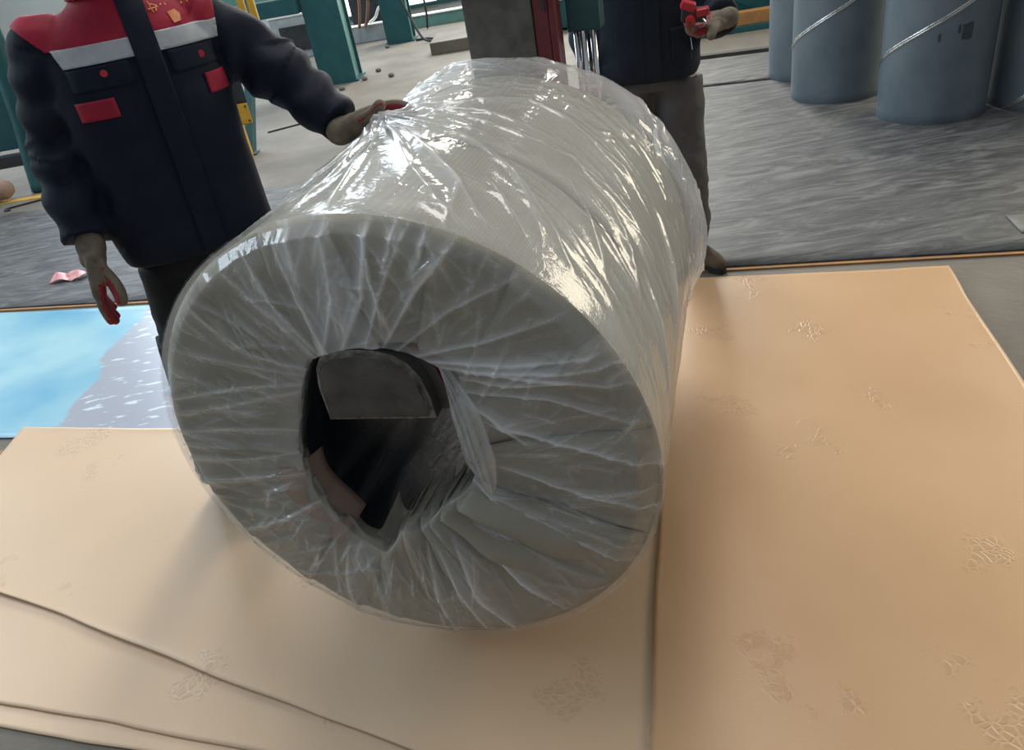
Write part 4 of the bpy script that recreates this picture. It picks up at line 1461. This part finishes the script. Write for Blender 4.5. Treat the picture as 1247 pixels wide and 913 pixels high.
bm = bmesh.new()
add_limb(bm, [(0.03, -0.028, -0.006), (0.038, -0.028, -0.016)], [0.003, 0.003], 8)
obj('bright_pin', bm_mesh(bm), M['chrome'], tool)

# ------------------------------------------------------------------ grey tubes
def make_tube(loc, hgt, phase, slope, label):
    R_, th_ = 0.31, 0.012
    r = empty('spiral_tube', (*loc, 0.013))
    tag(r, label, 'tube', 'grey spiral tubes')
    n, nz = 72, 26
    rings = []
    zz = np.linspace(0, hgt, nz)
    V = []
    tt = np.linspace(0, 2 * PI, n, endpoint=False)
    prof_ = [(R_ - th_, 0.0), (R_ - 0.002, 0.0), (R_, 0.003)] + [(R_, z_) for z_ in zz[1:-1]] + [(R_, hgt - 0.003), (R_ - 0.002, hgt), (R_ - th_, hgt)]
    P = np.stack([np.stack([rr_ * np.cos(tt), rr_ * np.sin(tt), 0 * tt + z_], 1) for rr_, z_ in prof_], 1).reshape(-1, 3)
    obj('tube_wall', grid_mesh(P, n, len(prof_), True), M['tube'], r)
    P = np.stack([np.stack([(R_ - th_) * np.cos(tt), (R_ - th_) * np.sin(tt), 0 * tt + z_], 1) for z_ in (0.0, hgt)], 1).reshape(-1, 3)
    obj('tube_bore', grid_mesh(P, n, 2, True, flip=True), M['tubeinner'], r)
    # silver tape along the spiral seam: z = slope * (angle - phase)
    L = hgt / slope
    m_ = int(60 * L / 3) + 10
    a = np.linspace(0.0, L, m_)
    W_ = 0.030
    P = []
    for f in (-1, -0.5, -0.1, 0.0, 0.1, 0.5, 1):
        lift = 0.0015 if abs(f) in (1, 0) else 0.004
        z_ = np.clip(slope * a + f * W_ / 2, 0.001, hgt - 0.001)
        P.append(np.stack([(R_ + lift) * np.cos(a + phase), (R_ + lift) * np.sin(a + phase), z_], 1))
    o_ = obj('seam_tape', grid_mesh(np.stack(P, 1).reshape(-1, 3), m_, 7), M['tape'], r)
    o_['label'] = 'silver spiral seam tape'
    return r


SLP = 0.0034 * 180 / PI * 1.0
R_ = math.radians
t1 = make_tube((2.83, 6.3), 1.5, R_(-131), 0.195, 'leftmost grey tube, narrow strip seen behind the second tube')
t2 = make_tube((2.71, 5.56), 1.5, R_(-176) - 0.427 / 0.178, 0.178, 'second grey tube from the left with silver spiral tape')
t3 = make_tube((2.94, 4.75), 1.5, R_(-157.3) - 0.475 / 0.181, 0.181, 'nearest grey tube with silver tape and dark label remains')
t4 = make_tube((3.58, 4.6), 1.5, R_(-157.5) - 0.040 / 0.20, 0.20, 'rightmost grey tube in shadow, cut by the right frame edge')


def tube_patch(parent, a0, a1, z0, z1, skew=0.0):
    n = 8
    V = []
    for i in range(n + 1):
        for j in range(3):
            f, g = i / n, j / 2
            a = R_(a0 + (a1 - a0) * f)
            z_ = z0 + (z1 - z0) * g + skew * f + 0.004 * math.sin(7 * f + 3 * g)
            V.append((0.3112 * math.cos(a), 0.3112 * math.sin(a), z_))
    o_ = obj('label_remnant', grid_mesh(np.array(V), n + 1, 3), M['mark'], parent)
    o_['label'] = 'dark remains of a torn label'


tube_patch(t3, -122, -119.5, 0.478, 0.520)
tube_patch(t3, -99.5, -88.5, 0.472, 0.560, 0.006)
tube_patch(t3, -104, -101, 0.515, 0.560)

# ------------------------------------------------------------------ machinery in the background
def h_column(loc, rz, w, d, h, label):
    r = empty('steel_column', (*loc, 0.0), rz)
    tag(r, label, 'steel column', 'teal steel columns')
    obj('front_flange', box_mesh((0, -d / 2, h / 2), (w, 0.03, h), bevel=0.004), M['teal'], r)
    obj('back_flange', box_mesh((0, d / 2, h / 2), (w, 0.03, h), bevel=0.004), M['teal'], r)
    obj('column_web', box_mesh((w / 2 - 0.05, 0, h / 2), (0.03, d - 0.031, h)), M['teal_pale_lit'], r)  # paler teal paints in the light falling on the right-hand face
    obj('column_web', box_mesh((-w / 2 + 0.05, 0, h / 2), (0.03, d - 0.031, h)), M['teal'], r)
    obj('base_plate', box_mesh((0, 0, 0.012), (w + 0.06, d + 0.08, 0.024)), M['teal'], r)
    return r


h_column((-1.42, 10.25), -0.10, 0.44, 0.42, 3.2, 'nearer teal steel column at the top left')
h_column((-0.74, 12.95), -0.10, 0.40, 0.40, 3.2, 'farther teal steel column near the top centre')
# beam between brace and the nearer column
bt = empty('steel_beam', (-1.9, 10.0, 0.0), -0.15)
tag(bt, 'teal horizontal steel beam joined to the nearer column', 'steel beam')
obj('beam_web', box_mesh((-0.75, 0.1, 0.93), (1.9, 0.16, 0.17), bevel=0.004), M['teal'], bt)
obj('beam_panel', box_mesh((-0.55, 0.25, 1.20), (1.5, 0.02, 0.36)), M['teal_pale_lit'], bt)
obj('beam_leg', box_mesh((-1.6, 0.1, 0.42), (0.14, 0.14, 0.84), bevel=0.004), M['teal'], bt)
# slanted brace
br = empty('slanted_brace', (-1.97, 7.12, 0.0), 0)
tag(br, 'slanted teal steel brace beside the yellow guard post', 'steel brace')
bm = bmesh.new()
d_ = Vector((0.16, 1.0, 1.15))
add_box(bm, tuple(d_ * 0.5), (0.085, 0.07, d_.length), d_.to_track_quat('Z', 'X').to_matrix(), 0.004)
obj('brace_bar', bm_mesh(bm), M['teal'], br)
obj('brace_foot', box_mesh((0, 0, 0.006), (0.14, 0.14, 0.012)), M['teal'], br)
bm = bmesh.new()
add_ball(bm, tuple(d_), (0.07, 0.07, 0.05))
obj('brace_joint', bm_mesh(bm), M['teal'], br, smooth=True)
# yellow guard
yg = empty('yellow_guard', (-1.96, 7.0, 0.0), 0)
tag(yg, 'yellow guard post with bolted plate behind the left person', 'guard post')
obj('guard_post', box_mesh((0, 0.05, 0.75), (0.055, 0.05, 1.5), bevel=0.004), M['yellow'], yg)
for dx in (0.33, 0.41):
    obj('guard_bar', box_mesh((dx, 0.05, 1.32), (0.055, 0.05, 0.6), bevel=0.004), M['yellow'], yg)
obj('guard_rail', box_mesh((0.23, 0.05, 0.99), (0.415, 0.05, 0.05), bevel=0.004), M['yellow'], yg)
obj('guard_plate', box_mesh((0.07, 0.0, 0.37), (0.12, 0.012, 0.17)), M['yellow'], yg)
obj('guard_backing', box_mesh((0.075, 0.06, 0.62), (0.095, 0.01, 0.7)), M['darkpanel'], yg)
for dx, dz in ((0.03, 0.43), (0.11, 0.43), (0.03, 0.31), (0.11, 0.31)):
    bm = bmesh.new()
    bmesh.ops.create_cone(bm, cap_ends=True, segments=6, radius1=0.009, radius2=0.009, depth=0.012, matrix=Matrix.Translation((dx, -0.010, dz)) @ Matrix.Rotation(PI / 2, 4, 'X'))
    obj('bolt', bm_mesh(bm), M['darkpanel'], yg)
# machine frame at far left
mf = empty('machine_frame', (-4.05, 7.25, 0.0), 0)
tag(mf, 'teal machine frame leg at the left edge behind the person', 'machine frame')
bm = bmesh.new()
add_limb(bm, [(0.10, -0.05, 0.0), (0.13, 0, 0.3), (0.2, 0, 0.6), (0.28, 0, 1.2), (0.3, 0, 1.8)], [0.075, 0.075, 0.08, 0.09, 0.09], 12, smooth=4, round_end=False)
obj('frame_leg', bm_mesh(bm), M['teal'], mf, smooth=True)
obj('frame_panel', box_mesh((-0.45, 0.25, 0.85), (1.1, 0.06, 1.0), bevel=0.005), M['teal'], mf)
obj('frame_bar', box_mesh((-0.42, 0.1, 0.28), (0.95, 0.12, 0.10), bevel=0.005), M['darkpanel'], mf)
# sack, drum, yellow floor strip, hook
bm = bmesh.new()
add_limb(bm, [(-0.3, 0, 0.11), (0, 0, 0.115), (0.26, 0.0, 0.10)], [0.10, 0.115, 0.085], 20, smooth=5)
me = bm_mesh(bm)
displace(me, lambda q_: 0.012 * wav(q_, 6, 3, 3.0))
c = coords(me).copy()
c[:, 2] = np.maximum(c[:, 2], 0.0)
set_coords(me, c)
o = obj('sack', me, M['sack'], loc=(-4.44, 7.05, 0.002), smooth=True)
tag(o, 'reddish brown sack lying on the floor at the far left', 'sack')
bm = bmesh.new()
add_limb(bm, [(-0.22, 0, 0.05), (0.08, 0.02, 0.05)], [0.05, 0.05], 20, round_end=False)
o = obj('black_pipe', bm_mesh(bm), M['black'], loc=(-4.42, 6.83, 0.0), smooth=True)
tag(o, 'short black pipe on the floor in front of the reddish sack', 'pipe')
o = obj('trim_3', box_mesh((-4.2, 7.02, 0.003), (1.3, 0.10, 0.006), rotz(-0.12)), M['yellow'])
struct(o)
bm = bmesh.new()
add_limb(bm, [(0.30, 0.14, 0.008), (0.1, 0.06, 0.008), (-0.02, 0.01, 0.008), (-0.03, -0.05, 0.008), (0.02, -0.06, 0.008)], [0.008] * 5, 8, smooth=4)
o = obj('wire_hook', bm_mesh(bm), M['black'], loc=(-4.0, 6.72, 0.001), smooth=True)
tag(o, 'thin black wire hook on the floor by the left edge', 'hook')
# pink scrap
bm = bmesh.new()
bmesh.ops.create_grid(bm, x_segments=10, y_segments=6, size=0.5)
for v in bm.verts:
    x_, y_ = v.co.x, v.co.y
    v.co = Vector((x_ * 0.22, y_ * 0.10, 0.012 + 0.02 * abs(math.sin(5 * x_ + 2 * y_)) + 0.012 * y_))
o = obj('pink_scrap', bm_mesh(bm), M['pink'], loc=(-2.60, 4.58, 0.013), rot=(0, 0, -0.2))
o.modifiers.new('t', 'SOLIDIFY').thickness = 0.003
tag(o, 'crumpled pink scrap on the grey sheet behind the hanging glove', 'scrap')
# control box
cb = empty('control_box', (-2.42, 13.1, 0.0), -0.10)
tag(cb, 'pale grey control box with a dark front panel in the background', 'control box')
obj('box_body', box_mesh((0, 0.25, 0.30), (0.62, 0.4, 0.60), bevel=0.01), M['greymetal'], cb)
obj('box_front', box_mesh((0.04, 0.035, 0.29), (0.44, 0.03, 0.36), bevel=0.005), M['darkpanel'], cb)
obj('box_lid', box_mesh((0, 0.25, 0.615), (0.66, 0.44, 0.03), bevel=0.005), M['white'], cb)
# low rails by the far windows
rl = empty('floor_rail', (0.1, 14.2, 0.0), -0.15)
tag(rl, 'low teal floor rail with a bright top below the far windows', 'rail')
obj('rail_web', box_mesh((0, 0, 0.09), (1.5, 0.2, 0.18), bevel=0.005), M['teal_pale_lit'], rl)
obj('rail_cap', box_mesh((0, 0, 0.192), (1.54, 0.26, 0.02), bevel=0.004), M['white'], rl)
rl = empty('concrete_curb', (-1.45, 13.7, 0.0), -0.15)
tag(rl, 'low grey curb between the two teal columns', 'curb')
obj('curb_block', box_mesh((0, 0, 0.12), (1.25, 0.22, 0.24), bevel=0.012), M['greymetal'], rl)
obj('curb_cap', box_mesh((0, 0, 0.248), (1.27, 0.25, 0.016), bevel=0.004), M['white'], rl)
o = obj('step_block', box_mesh((0, 0, 0.075), (1.3, 0.9, 0.15), bevel=0.01), M['concrete'], loc=(0.42, 11.3, 0), rot=(0, 0, -0.12))
tag(o, 'low concrete step behind the black ram post', 'step')
STONES = [((-0.95, 12.45), 'grey stone beside the farther teal column'), ((-0.97, 10.4), 'lone grey stone on open concrete between the two teal columns'), ((-1.12, 9.95), 'grey stone touching the foot of the nearer teal column'), ((-0.78, 9.85), 'grey stone nearest the film-wrapped coil top'), ((-1.36, 9.55), 'grey stone in front of the nearer teal column')]
for k, ((x_, y_), lb) in enumerate(STONES):
    bm = bmesh.new()
    bmesh.ops.create_icosphere(bm, subdivisions=2, radius=0.036)
    for v in bm.verts:
        v.co = Vector((v.co.x * 1.1, v.co.y, v.co.z * 0.75 + 0.022)) * (1 + 0.15 * noise.noise(v.co * 24 + Vector((k, 0, 0))))
        v.co.z = max(v.co.z, 0)
    o = obj('pebble', bm_mesh(bm), M['stone'], loc=(x_, y_, 0.0005))
    tag(o, lb, 'stone', 'stones on the concrete')


def cable(name, pts, r, mat, label, cat, k=8):
    bm = bmesh.new()
    add_limb(bm, pts, [r] * len(pts), 8, smooth=k)
    o_ = obj(name, bm_mesh(bm), mat, smooth=True)
    tag(o_, label, cat)


cable('cable', [(-0.62, 12.5, 0.62), (-0.52, 12.45, 0.35), (-0.40, 12.3, 0.08), (-0.28, 12.2, 0.02), (-0.22, 12.35, 0.02), (-0.34, 12.55, 0.02), (-0.5, 12.6, 0.02)], 0.018, M['black'], 'black cable looping to the floor at the farther teal column', 'cable')
cable('cable', [(-0.30, 13.7, 0.5), (-0.30, 13.75, 0.25), (-0.33, 13.8, 0.03)], 0.018, M['black'], 'black cable hanging in front of the low teal rail', 'cable')
cable('cable', [(-2.18, 12.9, 0.75), (-2.0, 12.85, 0.45), (-1.88, 12.8, 0.16), (-1.9, 12.7, 0.02)], 0.018, M['black'], 'black cable hanging before the control box', 'cable')
cable('cable', [(-1.95, 7.9, 0.008), (-1.7, 8.0, 0.008), (-1.45, 8.1, 0.008)], 0.008, M['black'], 'thin black cable lying on the concrete behind the arm', 'cable')
cable('hose', [(-1.27, 13.35, 0.95), (-1.30, 13.35, 0.6), (-1.38, 13.4, 0.28), (-1.40, 13.5, 0.27)], 0.022, M['hose'], 'brown hose hanging between teal columns, left one', 'hose')
cable('hose', [(-1.14, 13.35, 0.95), (-1.16, 13.35, 0.6), (-1.27, 13.4, 0.28), (-1.30, 13.5, 0.27)], 0.022, M['hose'], 'brown hose hanging between teal columns, right one', 'hose')
cable('white_pipe', [(-1.22, 13.62, 0.28), (-1.12, 13.6, 0.34), (-1.04, 13.6, 0.46), (-0.98, 13.6, 0.47), (-0.94, 13.6, 0.42)], 0.022, M['white'], 'bent white pipe on the curb between the columns', 'pipe')
o = obj('blue_panel', box_mesh((0, 0, 0.55), (0.75, 0.04, 0.9)), M['darkpanel'], loc=(-1.2, 14.35, 0.0), rot=(0, 0, -0.1))
tag(o, 'dark panel standing behind the hoses', 'panel')
# orange beam and teal machine on the right
ob = empty('orange_beam', (3.1, 8.62, 0.0), -0.14)
tag(ob, 'orange steel beam on a teal base behind the grey tubes', 'beam')
obj('beam_bar', box_mesh((0, 0.06, 0.125), (1.7, 0.16, 0.13), bevel=0.006), M['orange'], ob)
obj('beam_base', box_mesh((0, 0.04, 0.03), (1.75, 0.22, 0.058), bevel=0.004), M['teal'], ob)
tm = empty('teal_machine', (3.15, 9.05, 0.0), -0.14)
tag(tm, 'teal machine body with a pale sloping edge behind the orange beam', 'machine')
bm = bmesh.new()
add_box(bm, (-0.1, 0, 0.40), (0.16, 0.1, 1.5), Matrix.Rotation(-1.12, 3, 'Y'), 0.006)
obj('sloping_bar', bm_mesh(bm), M['teal'], tm)
bm = bmesh.new()
add_box(bm, (-0.06, -0.01, 0.485), (0.014, 0.10, 1.5), Matrix.Rotation(-1.12, 3, 'Y'), 0.002)
obj('pale_edge', bm_mesh(bm), M['white'], tm)
obj('machine_body', box_mesh((0.1, 0.5, 0.55), (2.2, 0.6, 1.1), bevel=0.02), M['teal'], tm)
# teal machine seen between the post and the man behind
tm = empty('teal_bed', (1.62, 11.2, 0.0), -0.1)
tag(tm, 'teal machine bed with a bright top edge seen beside the red channel', 'machine')
obj('bed_body', box_mesh((0, 0, 0.20), (0.9, 0.5, 0.34), bevel=0.01), M['teal'], tm)
obj('bed_edge', box_mesh((0, -0.02, 0.385), (0.92, 0.5, 0.025), bevel=0.004), M['white'], tm)
for dx in (-0.3, 0.3):
    obj('bed_leg', box_mesh((dx, 0, 0.018), (0.1, 0.3, 0.034)), M['darkpanel'], tm)
struct(obj('trim_4', box_mesh((-2.32, 2.705, 0.002), (0.5, 0.05, 0.004), rotz(ANG)), M['orange']))
